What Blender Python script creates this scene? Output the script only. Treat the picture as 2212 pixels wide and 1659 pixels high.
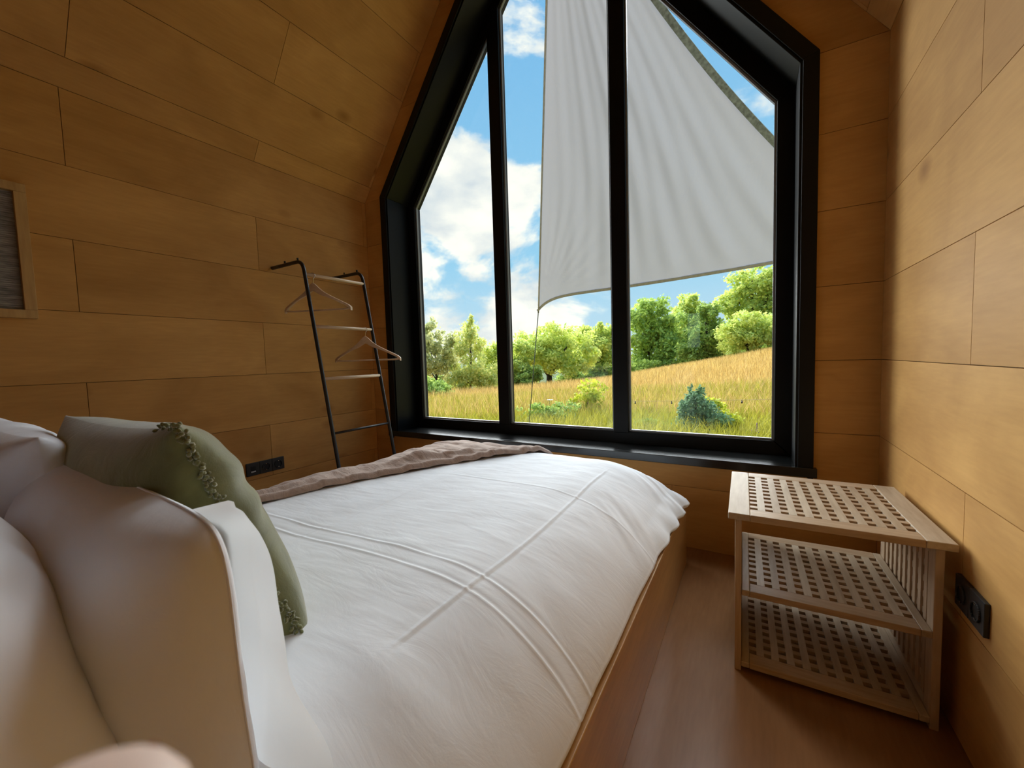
import bpy, bmesh, math, random
import numpy as np
from mathutils import Matrix, Vector, noise as mnoise

scene = bpy.context.scene
for o in list(bpy.data.objects):
    bpy.data.objects.remove(o, do_unlink=True)

# ------------------------------------------------------------------ camera
# camera solved from the panel joints of the walls; room axes: x along the window wall, y towards it, z up
F_PX, IMG_W = 872.0, 2212.0
ROT = [[0.8594464804908043, 0.5103089258256177, -0.03060306185128495],
       [0.005654226739313057, -0.06934701916888235, -0.9975765738289823],
       [-0.5111944609362956, 0.8571906387467696, -0.062485453930937615]]   # rows: right, down, forward
CAM = Vector((0.0, 0.0, 0.981))
cd = bpy.data.cameras.new('camera')
cd.sensor_fit = 'HORIZONTAL'
cd.sensor_width = 36.0
cd.lens = 36.0 * F_PX / IMG_W
cd.clip_start = 0.005
cd.clip_end = 500
cd.dof.use_dof = True
cd.dof.focus_distance = 2.2
cd.dof.aperture_fstop = 9.0
cam = bpy.data.objects.new('camera', cd)
scene.collection.objects.link(cam)
CR, CD, CF = (Vector(v) for v in ROT)
cam.matrix_world = Matrix(((CR.x, -CD.x, -CF.x, CAM.x), (CR.y, -CD.y, -CF.y, CAM.y), (CR.z, -CD.z, -CF.z, CAM.z), (0, 0, 0, 1)))
scene.camera = cam

# ------------------------------------------------------------------ light and exposure
SKY_STRENGTH = 1.0
SUN_STRENGTH = 15.5
EXPOSURE = 0.12
scene.view_settings.view_transform = 'Standard'
scene.view_settings.look = 'None'
scene.view_settings.gamma = 1.0
scene.view_settings.use_curve_mapping = False
scene.view_settings.exposure = EXPOSURE
scene.cycles.diffuse_bounces = 8
scene.cycles.max_bounces = 16
scene.cycles.transparent_max_bounces = 24

world = bpy.data.worlds.new('sky')
scene.world = world
world.use_nodes = True


def build_sky(nt):
    N, L = nt.nodes, nt.links
    N.clear()
    out = N.new('ShaderNodeOutputWorld')
    bg = N.new('ShaderNodeBackground')
    bg.inputs['Strength'].default_value = SKY_STRENGTH
    L.new(bg.outputs[0], out.inputs[0])
    tc = N.new('ShaderNodeTexCoord')
    sep = N.new('ShaderNodeSeparateXYZ')
    L.new(tc.outputs['Generated'], sep.inputs[0])
    blue = N.new('ShaderNodeValToRGB')
    blue.color_ramp.elements[0].position = 0.0
    blue.color_ramp.elements[0].color = (0.62, 0.80, 0.90, 1)
    blue.color_ramp.elements[1].position = 0.75
    blue.color_ramp.elements[1].color = (0.16, 0.46, 0.82, 1)
    e = blue.color_ramp.elements.new(0.22)
    e.color = (0.33, 0.66, 0.90, 1)
    L.new(sep.outputs['Z'], blue.inputs[0])
    mp = N.new('ShaderNodeMapping')
    mp.inputs['Scale'].default_value = (1.0, 1.0, 1.9)
    mp.inputs['Location'].default_value = (3.1, 1.7, 0.4)
    L.new(tc.outputs['Generated'], mp.inputs[0])
    n1 = N.new('ShaderNodeTexNoise')
    n1.inputs['Scale'].default_value = 3.1
    n1.inputs['Detail'].default_value = 9
    n1.inputs['Roughness'].default_value = 0.58
    n1.inputs['Distortion'].default_value = 0.25
    L.new(mp.outputs[0], n1.inputs['Vector'])
    # a bank of cumulus low in the west, where the land opens
    dot = N.new('ShaderNodeVectorMath')
    dot.operation = 'DOT_PRODUCT'
    b = Vector((-0.62, 0.74, 0.20)).normalized()
    dot.inputs[1].default_value = b
    L.new(tc.outputs['Generated'], dot.inputs[0])
    bank = N.new('ShaderNodeMapRange')
    bank.inputs['From Min'].default_value = 0.93
    bank.inputs['From Max'].default_value = 1.0
    bank.inputs['To Min'].default_value = 0.0
    bank.inputs['To Max'].default_value = 0.17
    L.new(dot.outputs['Value'], bank.inputs['Value'])
    low = N.new('ShaderNodeMapRange')
    low.inputs['From Min'].default_value = 0.0
    low.inputs['From Max'].default_value = 0.55
    low.inputs['To Min'].default_value = 0.03
    low.inputs['To Max'].default_value = -0.05
    L.new(sep.outputs['Z'], low.inputs['Value'])
    a1 = N.new('ShaderNodeMath'); a1.operation = 'ADD'
    L.new(n1.outputs['Fac'], a1.inputs[0]); L.new(bank.outputs[0], a1.inputs[1])
    a2 = N.new('ShaderNodeMath'); a2.operation = 'ADD'
    L.new(a1.outputs[0], a2.inputs[0]); L.new(low.outputs[0], a2.inputs[1])
    mask = N.new('ShaderNodeValToRGB')
    mask.color_ramp.elements[0].position = 0.545
    mask.color_ramp.elements[1].position = 0.645
    mask.color_ramp.interpolation = 'EASE'
    L.new(a2.outputs[0], mask.inputs[0])
    n2 = N.new('ShaderNodeTexNoise')
    n2.inputs['Scale'].default_value = 6.5
    n2.inputs['Detail'].default_value = 7
    mp2 = N.new('ShaderNodeMapping')
    mp2.inputs['Location'].default_value = (3.16, 1.62, 0.62)
    mp2.inputs['Scale'].default_value = (1.0, 1.0, 1.9)
    L.new(tc.outputs['Generated'], mp2.inputs[0])
    L.new(mp2.outputs[0], n2.inputs['Vector'])
    cc = N.new('ShaderNodeValToRGB')
    cc.color_ramp.elements[0].position = 0.34
    cc.color_ramp.elements[0].color = (0.60, 0.66, 0.70, 1)
    cc.color_ramp.elements[1].position = 0.60
    cc.color_ramp.elements[1].color = (1.0, 0.97, 0.87, 1)
    L.new(n2.outputs['Fac'], cc.inputs[0])
    cm = N.new('ShaderNodeMixRGB')
    cm.blend_type = 'MULTIPLY'
    cm.inputs[0].default_value = 1.0
    cm.inputs[2].default_value = (CLOUD, CLOUD, CLOUD, 1)
    L.new(cc.outputs[0], cm.inputs[1])
    mix = N.new('ShaderNodeMixRGB')
    L.new(mask.outputs[0], mix.inputs[0])
    L.new(blue.outputs[0], mix.inputs[1])
    L.new(cm.outputs[0], mix.inputs[2])
    L.new(mix.outputs[0], bg.inputs['Color'])


CLOUD = 1.15
build_sky(world.node_tree)

sun_data = bpy.data.lights.new('sun', 'SUN')
sun_data.energy = SUN_STRENGTH
sun_data.color = (0.965, 0.985, 1.0)
sun_data.angle = math.radians(85)   # widened to stand in for broad sky light through the window
sun = bpy.data.objects.new('sun', sun_data)
scene.collection.objects.link(sun)
# widened sun high to the front left, set to brighten the room
SUN_AZ, SUN_EL = math.radians(-35), math.radians(37)
sun.rotation_euler = Vector((-math.sin(SUN_AZ) * math.cos(SUN_EL), -math.cos(SUN_AZ) * math.cos(SUN_EL), -math.sin(SUN_EL))).to_track_quat('-Z', 'Y').to_euler()

# ------------------------------------------------------------------ helpers
rng = random.Random(7)
nrng = np.random.default_rng(11)


def link(o):
    scene.collection.objects.link(o)
    return o


def tag(o, label=None, cat=None, group=None, kind=None):
    if label: o['label'] = label
    if cat: o['category'] = cat
    if group: o['group'] = group
    if kind: o['kind'] = kind
    return o


def empty(name, loc=(0, 0, 0), rz=0.0):
    o = bpy.data.objects.new(name, None)
    o.empty_display_size = 0.05
    o.location = loc
    o.rotation_euler = (0, 0, rz)
    return link(o)


def mesh_obj(name, verts, faces, mat, parent=None, smooth=False):
    me = bpy.data.meshes.new(name)
    me.from_pydata([tuple(v) for v in verts], [], [tuple(f) for f in faces])
    me.update()
    if smooth:
        me.polygons.foreach_set('use_smooth', [True] * len(me.polygons))
    if mat: me.materials.append(mat)
    o = bpy.data.objects.new(name, me)
    if parent: o.parent = parent
    return link(o)


def np_mesh(name, verts, quads, mat, parent=None, smooth=True):
    """fast mesh from numpy arrays, faces all quads or all triangles"""
    me = bpy.data.meshes.new(name)
    k = quads.shape[1]
    me.vertices.add(len(verts))
    me.vertices.foreach_set('co', verts.astype(np.float32).ravel())
    me.loops.add(quads.size)
    me.loops.foreach_set('vertex_index', quads.astype(np.int32).ravel())
    me.polygons.add(len(quads))
    me.polygons.foreach_set('loop_start', np.arange(0, quads.size, k, dtype=np.int32))
    me.polygons.foreach_set('use_smooth', np.full(len(quads), smooth, dtype=bool))
    me.update(calc_edges=True)
    me.validate()
    if mat: me.materials.append(mat)
    o = bpy.data.objects.new(name, me)
    if parent: o.parent = parent
    return link(o)


def grid_faces(nu, nv):
    i = np.arange(nu - 1)[:, None] * nv + np.arange(nv - 1)[None, :]
    i = i.ravel()
    return np.stack([i, i + nv, i + nv + 1, i + 1], 1)


class MB:
    """collects pieces of one part"""
    def __init__(s): s.v, s.f = [], []

    def add(s, v, f):
        b = len(s.v)
        s.v += [tuple(p) for p in v]
        s.f += [tuple(i + b for i in q) for q in f]
        return s

    def box(s, x0, x1, y0, y1, z0, z1):
        v = [(x, y, z) for x in (x0, x1) for y in (y0, y1) for z in (z0, z1)]
        return s.add(v, [(0, 1, 3, 2), (4, 6, 7, 5), (0, 4, 5, 1), (2, 3, 7, 6), (0, 2, 6, 4), (1, 5, 7, 3)])

    def prism(s, poly, h0, h1, fn):
        """poly: 2-d outline, fn(a, b, h) -> point"""
        n = len(poly)
        v = [fn(a, b, h0) for a, b in poly] + [fn(a, b, h1) for a, b in poly]
        f = [tuple(range(n))[::-1], tuple(range(n, 2 * n))]
        f += [(i, (i + 1) % n, n + (i + 1) % n, n + i) for i in range(n)]
        return s.add(v, f)

    def tube(s, pts, r, seg=10, cap=True):
        pts = [Vector(p) for p in pts]
        n = len(pts)
        rs = r if isinstance(r, (list, tuple)) else [r] * n
        up = None
        rings = []
        for i, p in enumerate(pts):
            t = (pts[min(i + 1, n - 1)] - pts[max(i - 1, 0)]).normalized()
            if up is None:
                up = Vector((0, 0, 1)) if abs(t.z) < 0.9 else Vector((1, 0, 0))
            a = t.cross(up).normalized()
            up = a.cross(t).normalized()
            rings.append([p + (a * math.cos(2 * math.pi * k / seg) + up * math.sin(2 * math.pi * k / seg)) * rs[i] for k in range(seg)])
        v = [q for ring in rings for q in ring]
        f = []
        for i in range(n - 1):
            for k in range(seg):
                f.append((i * seg + k, i * seg + (k + 1) % seg, (i + 1) * seg + (k + 1) % seg, (i + 1) * seg + k))
        if cap:
            f.append(tuple(range(seg))[::-1])
            f.append(tuple((n - 1) * seg + k for k in range(seg)))
        return s.add(v, f)

    def build(s, name, mat, parent=None, smooth=False, bevel=0.0, seg=2):
        o = mesh_obj(name, s.v, s.f, mat, parent, smooth)
        bm = bmesh.new(); bm.from_mesh(o.data)
        bmesh.ops.recalc_face_normals(bm, faces=bm.faces)
        bm.to_mesh(o.data); bm.free()
        if bevel:
            m = o.modifiers.new('bevel', 'BEVEL')
            m.width = bevel; m.segments = seg; m.limit_method = 'ANGLE'
            if smooth is False:
                o.data.polygons.foreach_set('use_smooth', [True] * len(o.data.polygons))
                m.harden_normals = True
        return o


def arc(p0, corner, p1, n=7):
    p0, corner, p1 = Vector(p0), Vector(corner), Vector(p1)
    return [(1 - t) ** 2 * p0 + 2 * t * (1 - t) * corner + t * t * p1 for t in (i / (n - 1) for i in range(n))]


# ------------------------------------------------------------------ materials
def new_mat(name):
    m = bpy.data.materials.new(name)
    m.use_nodes = True
    return m, m.node_tree.nodes, m.node_tree.links, m.node_tree.nodes['Principled BSDF']


def plain(name, col, rough=0.6, spec=0.5, metal=0.0, bump=0.0, bscale=60, var=0.0, coat=0.0):
    m, N, L, P = new_mat(name)
    P.inputs['Base Color'].default_value = (*col, 1)
    P.inputs['Roughness'].default_value = rough
    P.inputs['Specular IOR Level'].default_value = spec
    P.inputs['Metallic'].default_value = metal
    P.inputs['Coat Weight'].default_value = coat
    if bump or var:
        g = N.new('ShaderNodeNewGeometry')
        nz = N.new('ShaderNodeTexNoise')
        nz.inputs['Scale'].default_value = bscale
        nz.inputs['Detail'].default_value = 5
        L.new(g.outputs['Position'], nz.inputs['Vector'])
        if bump:
            b = N.new('ShaderNodeBump')
            b.inputs['Strength'].default_value = bump
            b.inputs['Distance'].default_value = 0.004
            L.new(nz.outputs['Fac'], b.inputs['Height'])
            L.new(b.outputs[0], P.inputs['Normal'])
        if var:
            r = N.new('ShaderNodeValToRGB')
            r.color_ramp.elements[0].position = 0.3
            r.color_ramp.elements[1].position = 0.7
            r.color_ramp.elements[0].color = tuple(c * (1 - var) for c in col) + (1,)
            r.color_ramp.elements[1].color = tuple(min(1, c * (1 + var)) for c in col) + (1,)
            L.new(nz.outputs['Fac'], r.inputs[0])
            L.new(r.outputs[0], P.inputs['Base Color'])
    return m


def plywood(name, col, axis=1, rough=0.52, blotch=0.16, grain=0.10, knots=True, spec=0.18, obj_var=0.06, fine=1.0):
    """birch-faced plywood: grain along one axis, cloudy figure and a few knots"""
    m, N, L, P = new_mat(name)
    P.inputs['Roughness'].default_value = rough
    P.inputs['Specular IOR Level'].default_value = spec
    g = N.new('ShaderNodeNewGeometry')
    oi = N.new('ShaderNodeObjectInfo')
    off = N.new('ShaderNodeVectorMath'); off.operation = 'SCALE'
    off.inputs[0].default_value = (13.0, 17.0, 11.0)
    L.new(oi.outputs['Random'], off.inputs['Scale'])
    pos = N.new('ShaderNodeVectorMath'); pos.operation = 'ADD'
    L.new(g.outputs['Position'], pos.inputs[0]); L.new(off.outputs[0], pos.inputs[1])

    def noise(scale_vec, scale, detail, dist=0.0):
        mp = N.new('ShaderNodeMapping')
        mp.inputs['Scale'].default_value = scale_vec
        L.new(pos.outputs[0], mp.inputs[0])
        n = N.new('ShaderNodeTexNoise')
        n.inputs['Scale'].default_value = scale
        n.inputs['Detail'].default_value = detail
        n.inputs['Distortion'].default_value = dist
        L.new(mp.outputs[0], n.inputs['Vector'])
        return n
    sv = [1.0, 1.0, 1.0]; sv[axis] = 0.12
    sb = [1.0, 1.0, 1.0]; sb[axis] = 0.55
    fig = noise(sb, 3.6, 5, 0.8)
    gr = noise(sv, 95.0 * fine, 6)
    gr2 = noise(sv, 18.0 * fine, 4, 0.8)

    def ramp(src, lo, hi, p0=0.3, p1=0.7):
        r = N.new('ShaderNodeMapRange')
        r.inputs['From Min'].default_value = p0
        r.inputs['From Max'].default_value = p1
        r.inputs['To Min'].default_value = lo
        r.inputs['To Max'].default_value = hi
        L.new(src, r.inputs['Value'])
        return r.outputs[0]

    def mul(a, b):
        k = N.new('ShaderNodeMath'); k.operation = 'MULTIPLY'
        L.new(a, k.inputs[0]); L.new(b, k.inputs[1])
        return k.outputs[0]
    v = mul(ramp(fig.outputs['Fac'], 1 - blotch, 1 + blotch * 0.7), ramp(gr.outputs['Fac'], 1 - grain, 1 + grain * 0.6))
    v = mul(v, ramp(gr2.outputs['Fac'], 1 - grain * 0.7, 1 + grain * 0.5))
    v = mul(v, ramp(oi.outputs['Random'], 1 - obj_var, 1 + obj_var, 0.0, 1.0))
    if knots:
        mp = N.new('ShaderNodeMapping')
        ks = [1.0, 1.0, 1.0]; ks[axis] = 0.62
        mp.inputs['Scale'].default_value = ks
        L.new(pos.outputs[0], mp.inputs[0])
        vo = N.new('ShaderNodeTexVoronoi')
        vo.inputs['Scale'].default_value = 3.0
        L.new(mp.outputs[0], vo.inputs['Vector'])
        v = mul(v, ramp(vo.outputs['Distance'], 0.62, 1.0, 0.03, 0.13))
    mixc = N.new('ShaderNodeMixRGB'); mixc.blend_type = 'MULTIPLY'
    mixc.inputs[0].default_value = 1.0
    mixc.inputs[1].default_value = (*col, 1)
    # darker figure is also redder
    rgb = N.new('ShaderNodeCombineColor')
    pw = N.new('ShaderNodeMath'); pw.operation = 'POWER'; pw.inputs[1].default_value = 1.25
    L.new(v, pw.inputs[0])
    pb = N.new('ShaderNodeMath'); pb.operation = 'POWER'; pb.inputs[1].default_value = 1.5
    L.new(v, pb.inputs[0])
    L.new(v, rgb.inputs[0]); L.new(pw.outputs[0], rgb.inputs[1]); L.new(pb.outputs[0], rgb.inputs[2])
    L.new(rgb.outputs[0], mixc.inputs[2])
    L.new(mixc.outputs[0], P.inputs['Base Color'])
    bp = N.new('ShaderNodeBump')
    bp.inputs['Strength'].default_value = 0.06
    bp.inputs['Distance'].default_value = 0.002
    L.new(gr.outputs['Fac'], bp.inputs['Height'])
    L.new(bp.outputs[0], P.inputs['Normal'])
    return m


def fabric(name, col, rough=0.9, wr=0.25, wscale=9, weave=0.05, sheen=0.15, transl=0.0, stretch=(1, 1, 1), vary=0.0, dist=0.012):
    m, N, L, P = new_mat(name)
    P.inputs['Base Color'].default_value = (*col, 1)
    P.inputs['Roughness'].default_value = rough
    P.inputs['Specular IOR Level'].default_value = 0.2
    P.inputs['Sheen Weight'].default_value = sheen
    g = N.new('ShaderNodeNewGeometry')
    mp = N.new('ShaderNodeMapping'); mp.inputs['Scale'].default_value = stretch
    L.new(g.outputs['Position'], mp.inputs[0])
    n = N.new('ShaderNodeTexNoise')
    n.inputs['Scale'].default_value = wscale; n.inputs['Detail'].default_value = 6
    n.inputs['Distortion'].default_value = 1.2; n.inputs['Roughness'].default_value = 0.55
    L.new(mp.outputs[0], n.inputs['Vector'])
    b = N.new('ShaderNodeBump')
    b.inputs['Strength'].default_value = wr; b.inputs['Distance'].default_value = dist
    L.new(n.outputs['Fac'], b.inputs['Height'])
    w = N.new('ShaderNodeTexNoise')
    w.inputs['Scale'].default_value = 420; w.inputs['Detail'].default_value = 2
    L.new(g.outputs['Position'], w.inputs['Vector'])
    b2 = N.new('ShaderNodeBump')
    b2.inputs['Strength'].default_value = weave; b2.inputs['Distance'].default_value = 0.002
    L.new(w.outputs['Fac'], b2.inputs['Height'])
    L.new(b.outputs[0], b2.inputs['Normal'])
    L.new(b2.outputs[0], P.inputs['Normal'])
    if vary:
        r = N.new('ShaderNodeValToRGB')
        r.color_ramp.elements[0].position = 0.3; r.color_ramp.elements[1].position = 0.7
        r.color_ramp.elements[0].color = tuple(c * (1 - vary) for c in col) + (1,)
        r.color_ramp.elements[1].color = tuple(min(1, c * (1 + vary)) for c in col) + (1,)
        L.new(n.outputs['Fac'], r.inputs[0]); L.new(r.outputs[0], P.inputs['Base Color'])
    if transl:
        t = N.new('ShaderNodeBsdfTranslucent'); t.inputs['Color'].default_value = (*col, 1)
        mx = N.new('ShaderNodeMixShader'); mx.inputs[0].default_value = transl
        out = N['Material Output']
        L.new(P.outputs[0], mx.inputs[1]); L.new(t.outputs[0], mx.inputs[2]); L.new(mx.outputs[0], out.inputs[0])
    return m


def leaf_mat(name, dark, light, transl=0.45):
    m, N, L, P = new_mat(name)
    g = N.new('ShaderNodeNewGeometry')
    r = N.new('ShaderNodeValToRGB')
    r.color_ramp.elements[0].color = (*dark, 1)
    r.color_ramp.elements[1].color = (*light, 1)
    L.new(g.outputs['Random Per Island'], r.inputs[0])
    L.new(r.outputs[0], P.inputs['Base Color'])
    P.inputs['Roughness'].default_value = 0.55
    P.inputs['Specular IOR Level'].default_value = 0.25
    t = N.new('ShaderNodeBsdfTranslucent')
    L.new(r.outputs[0], t.inputs['Color'])
    mx = N.new('ShaderNodeMixShader'); mx.inputs[0].default_value = transl
    L.new(P.outputs[0], mx.inputs[1]); L.new(t.outputs[0], mx.inputs[2]); L.new(mx.outputs[0], N['Material Output'].inputs[0])
    return m


def glass_mat():
    m, N, L, P = new_mat('window_glass')
    N.remove(P)
    tr = N.new('ShaderNodeBsdfTransparent'); tr.inputs['Color'].default_value = (0.97, 0.985, 0.98, 1)
    gl = N.new('ShaderNodeBsdfGlossy'); gl.inputs['Roughness'].default_value = 0.01
    # Schlick reflectance from the true angle, the same on both faces of the pane
    g = N.new('ShaderNodeNewGeometry')
    dt = N.new('ShaderNodeVectorMath'); dt.operation = 'DOT_PRODUCT'
    L.new(g.outputs['Incoming'], dt.inputs[0]); L.new(g.outputs['Normal'], dt.inputs[1])
    ab = N.new('ShaderNodeMath'); ab.operation = 'ABSOLUTE'; L.new(dt.outputs['Value'], ab.inputs[0])
    om = N.new('ShaderNodeMath'); om.operation = 'SUBTRACT'; om.inputs[0].default_value = 1.0; L.new(ab.outputs[0], om.inputs[1])
    p5 = N.new('ShaderNodeMath'); p5.operation = 'POWER'; p5.inputs[1].default_value = 5.0; L.new(om.outputs[0], p5.inputs[0])
    fr = N.new('ShaderNodeMath'); fr.operation = 'MULTIPLY_ADD'; fr.inputs[1].default_value = 0.96; fr.inputs[2].default_value = 0.035
    L.new(p5.outputs[0], fr.inputs[0])
    mx = N.new('ShaderNodeMixShader')
    L.new(fr.outputs[0], mx.inputs[0]); L.new(tr.outputs[0], mx.inputs[1]); L.new(gl.outputs[0], mx.inputs[2])
    L.new(mx.outputs[0], N['Material Output'].inputs[0])
    return m


PLY = (0.60, 0.33, 0.105)
M = {}
M['ply'] = plywood('wall_plywood', PLY, axis=1, grain=0.05)
M['ply_x'] = plywood('gable_plywood', PLY, axis=0, grain=0.05)
M['backing'] = plain('joint_shadow_board', (0.16, 0.085, 0.035), 0.8)
M['floor'] = plywood('floor_boards', (0.29, 0.145, 0.062), axis=1, rough=0.22, blotch=0.08, grain=0.06, knots=False, spec=0.5, obj_var=0)
M['bedwood'] = plywood('bed_plywood', (0.52, 0.30, 0.11), axis=1, rough=0.32, knots=False, spec=0.5, obj_var=0.0)
M['table'] = plywood('oiled_acacia', (0.50, 0.37, 0.245), axis=0, rough=0.45, blotch=0.12, grain=0.12, knots=False, obj_var=0.06)
M['table_y'] = plywood('oiled_acacia_cross', (0.54, 0.44, 0.32), axis=1, rough=0.45, blotch=0.12, grain=0.12, knots=False, obj_var=0.12)
M['table_z'] = plywood('oiled_acacia_upright', (0.58, 0.44, 0.30), axis=2, rough=0.45, blotch=0.12, grain=0.12, knots=False, obj_var=0.08)
M['black'] = plain('black_window_paint', (0.005, 0.0055, 0.006), 0.45, 0.22)
M['bead'] = plain('grey_glazing_bead', (0.22, 0.25, 0.27), 0.3, 0.6)
M['metal'] = plain('black_powder_coat', (0.010, 0.010, 0.011), 0.4, 0.5)
M['hanger'] = plywood('pale_beech', (0.62, 0.46, 0.31), axis=0, rough=0.45, knots=False, obj_var=0.03)
M['rung'] = plywood('pale_ash_rung', (0.68, 0.53, 0.38), axis=1, rough=0.4, knots=False, obj_var=0.03)
M['steel'] = plain('hook_steel', (0.75, 0.73, 0.70), 0.25, 0.5, 1.0)
M['plastic'] = plain('anthracite_plastic', (0.020, 0.022, 0.024), 0.42, 0.5)
M['plastic_dark'] = plain('socket_well', (0.006, 0.006, 0.007), 0.5, 0.4)
M['felt'] = None
M['frame'] = plywood('oak_picture_frame', (0.56, 0.36, 0.15), axis=2, rough=0.5, knots=False, obj_var=0.05)
M['glass'] = glass_mat()
M['white'] = fabric('white_percale', (0.82, 0.845, 0.91), 0.85, 0.22, 7, 0.03, 0.1)
M['duvet'] = fabric('white_duvet_cotton', (0.84, 0.87, 0.91), 0.85, 0.15, 8, 0.03, 0.1, stretch=(0.6, 1.6, 1))
M['flap'] = fabric('white_percale_single_layer', (0.86, 0.86, 0.86), 0.85, 0.15, 7, 0.03, 0.1, transl=0.5)
M['green'] = fabric('olive_velvet', (0.155, 0.165, 0.062), 0.9, 0.25, 10, 0.15, 0.6, vary=0.25)
M['throw'] = fabric('taupe_muslin', (0.46, 0.345, 0.285), 0.95, 0.5, 22, 0.25, 0.2, vary=0.12, stretch=(0.7, 1.5, 1))
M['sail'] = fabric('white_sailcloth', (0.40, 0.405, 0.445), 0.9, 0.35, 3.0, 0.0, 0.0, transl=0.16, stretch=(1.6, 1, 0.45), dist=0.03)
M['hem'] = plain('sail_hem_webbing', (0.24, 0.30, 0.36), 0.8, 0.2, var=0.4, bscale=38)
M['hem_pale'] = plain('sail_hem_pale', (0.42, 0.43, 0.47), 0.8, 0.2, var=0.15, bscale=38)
M['bulb'] = plain('dark_bulb', (0.05, 0.035, 0.03), 0.2)
M['rope'] = plain('grey_green_cord', (0.10, 0.12, 0.09), 0.9)
M['bark'] = plain('dark_bark', (0.045, 0.035, 0.028), 0.95, 0.2, bump=0.8, bscale=14, var=0.3)
M['skin'] = plain('skin', (0.98, 0.76, 0.66), 0.5, 0.4)
M['skin'].node_tree.nodes['Principled BSDF'].inputs['Subsurface Weight'].default_value = 0.0
M['skin'].node_tree.nodes['Principled BSDF'].inputs['Subsurface Radius'].default_value = (0.012, 0.005, 0.003)
M['skin'].node_tree.nodes['Principled BSDF'].inputs['Subsurface Scale'].default_value = 1.0
M['nail'] = plain('finger_nail', (0.70, 0.45, 0.37), 0.3, 0.5)


def felt():
    m, N, L, P = new_mat('ribbed_grey_felt')
    P.inputs['Roughness'].default_value = 0.95
    g = N.new('ShaderNodeNewGeometry')
    nz = N.new('ShaderNodeTexNoise'); nz.inputs['Scale'].default_value = 90
    mp = N.new('ShaderNodeMapping'); mp.inputs['Scale'].default_value = (1, 0.25, 1.3)
    L.new(g.outputs['Position'], mp.inputs[0]); L.new(mp.outputs[0], nz.inputs['Vector'])
    r = N.new('ShaderNodeValToRGB')
    r.color_ramp.elements[0].position = 0.35; r.color_ramp.elements[0].color = (0.20, 0.195, 0.195, 1)
    r.color_ramp.elements[1].position = 0.75; r.color_ramp.elements[1].color = (0.42, 0.41, 0.41, 1)
    L.new(nz.outputs['Fac'], r.inputs[0]); L.new(r.outputs[0], P.inputs['Base Color'])
    return m


M['felt'] = felt()


def ground_mat():
    m, N, L, P = new_mat('meadow_soil')
    P.inputs['Roughness'].default_value = 0.95
    P.inputs['Specular IOR Level'].default_value = 0.1
    g = N.new('ShaderNodeNewGeometry')
    nz = N.new('ShaderNodeTexNoise'); nz.inputs['Scale'].default_value = 0.35; nz.inputs['Detail'].default_value = 8
    L.new(g.outputs['Position'], nz.inputs['Vector'])
    r = N.new('ShaderNodeValToRGB')
    r.color_ramp.elements[0].position = 0.35; r.color_ramp.elements[0].color = (0.24, 0.19, 0.045, 1)
    r.color_ramp.elements[1].position = 0.65; r.color_ramp.elements[1].color = (0.40, 0.27, 0.075, 1)
    L.new(nz.outputs['Fac'], r.inputs[0])
    # woodland floor beyond the meadow
    sp = N.new('ShaderNodeSeparateXYZ'); L.new(g.outputs['Position'], sp.inputs[0])
    mr = N.new('ShaderNodeMapRange'); mr.inputs['From Min'].default_value = 46; mr.inputs['From Max'].default_value = 54
    L.new(sp.outputs['Y'], mr.inputs['Value'])
    mx = N.new('ShaderNodeMixRGB'); mx.inputs[2].default_value = (0.055, 0.085, 0.02, 1)
    L.new(mr.outputs[0], mx.inputs[0]); L.new(r.outputs[0], mx.inputs[1])
    L.new(mx.outputs[0], P.inputs['Base Color'])
    return m


# ------------------------------------------------------------------ room shell
XL, XR, YW, YB = -2.537, 0.447, 2.155, -2.7
EAVE, SLOPE = 2.19, 1.36
XC = (XL + XR) / 2
HALF = (XR - XL) / 2
RIDGE = EAVE + HALF * SLOPE
K = math.sqrt(1 + SLOPE * SLOPE)
ROW = 0.311
GAP = 0.0011          # half a joint
T = 0.012             # panel thickness


def struct(o, label):
    return tag(o, label, kind='structure')


floor = MB().box(XL - 0.2, XR + 0.2, YB - 0.2, YW + 0.28, -0.12, 0.0).build('floor', M['floor'])
struct(floor, 'reddish brown smooth wooden floor')


def spans(y0, y1, joint, length=1.55):
    js = sorted(joint + length * n for n in range(-6, 7))
    cuts = [y0] + [j for j in js if y0 + 0.02 < j < y1 - 0.02] + [y1]
    return list(zip(cuts[:-1], cuts[1:]))


def side_wall(name, x, sgn, j_even, j_odd, label):
    w = MB().box(min(x + sgn * T, x + sgn * 0.2), max(x + sgn * T, x + sgn * 0.2), YB - 0.2, YW + 0.28, -0.12, EAVE + 0.05).build(name, M['backing'])
    struct(w, label)
    for k in range(7):
        z0 = k * ROW
        z1 = (k + 1) * ROW if k < 6 else EAVE
        for y0, y1 in spans(YB, YW, j_even if k % 2 == 0 else j_odd):
            MB().box(min(x, x + sgn * T), max(x, x + sgn * T), y0 + GAP, y1 - GAP, z0 + GAP, z1 - GAP).build('panel', M['ply'], w)
    return w


side_wall('wall_left', XL, -1, 0.572, 1.345, 'left wall clad in honey coloured plywood panels')
side_wall('wall_right', XR, 1, 0.612, 1.386, 'right wall clad in honey coloured plywood panels')


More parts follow.
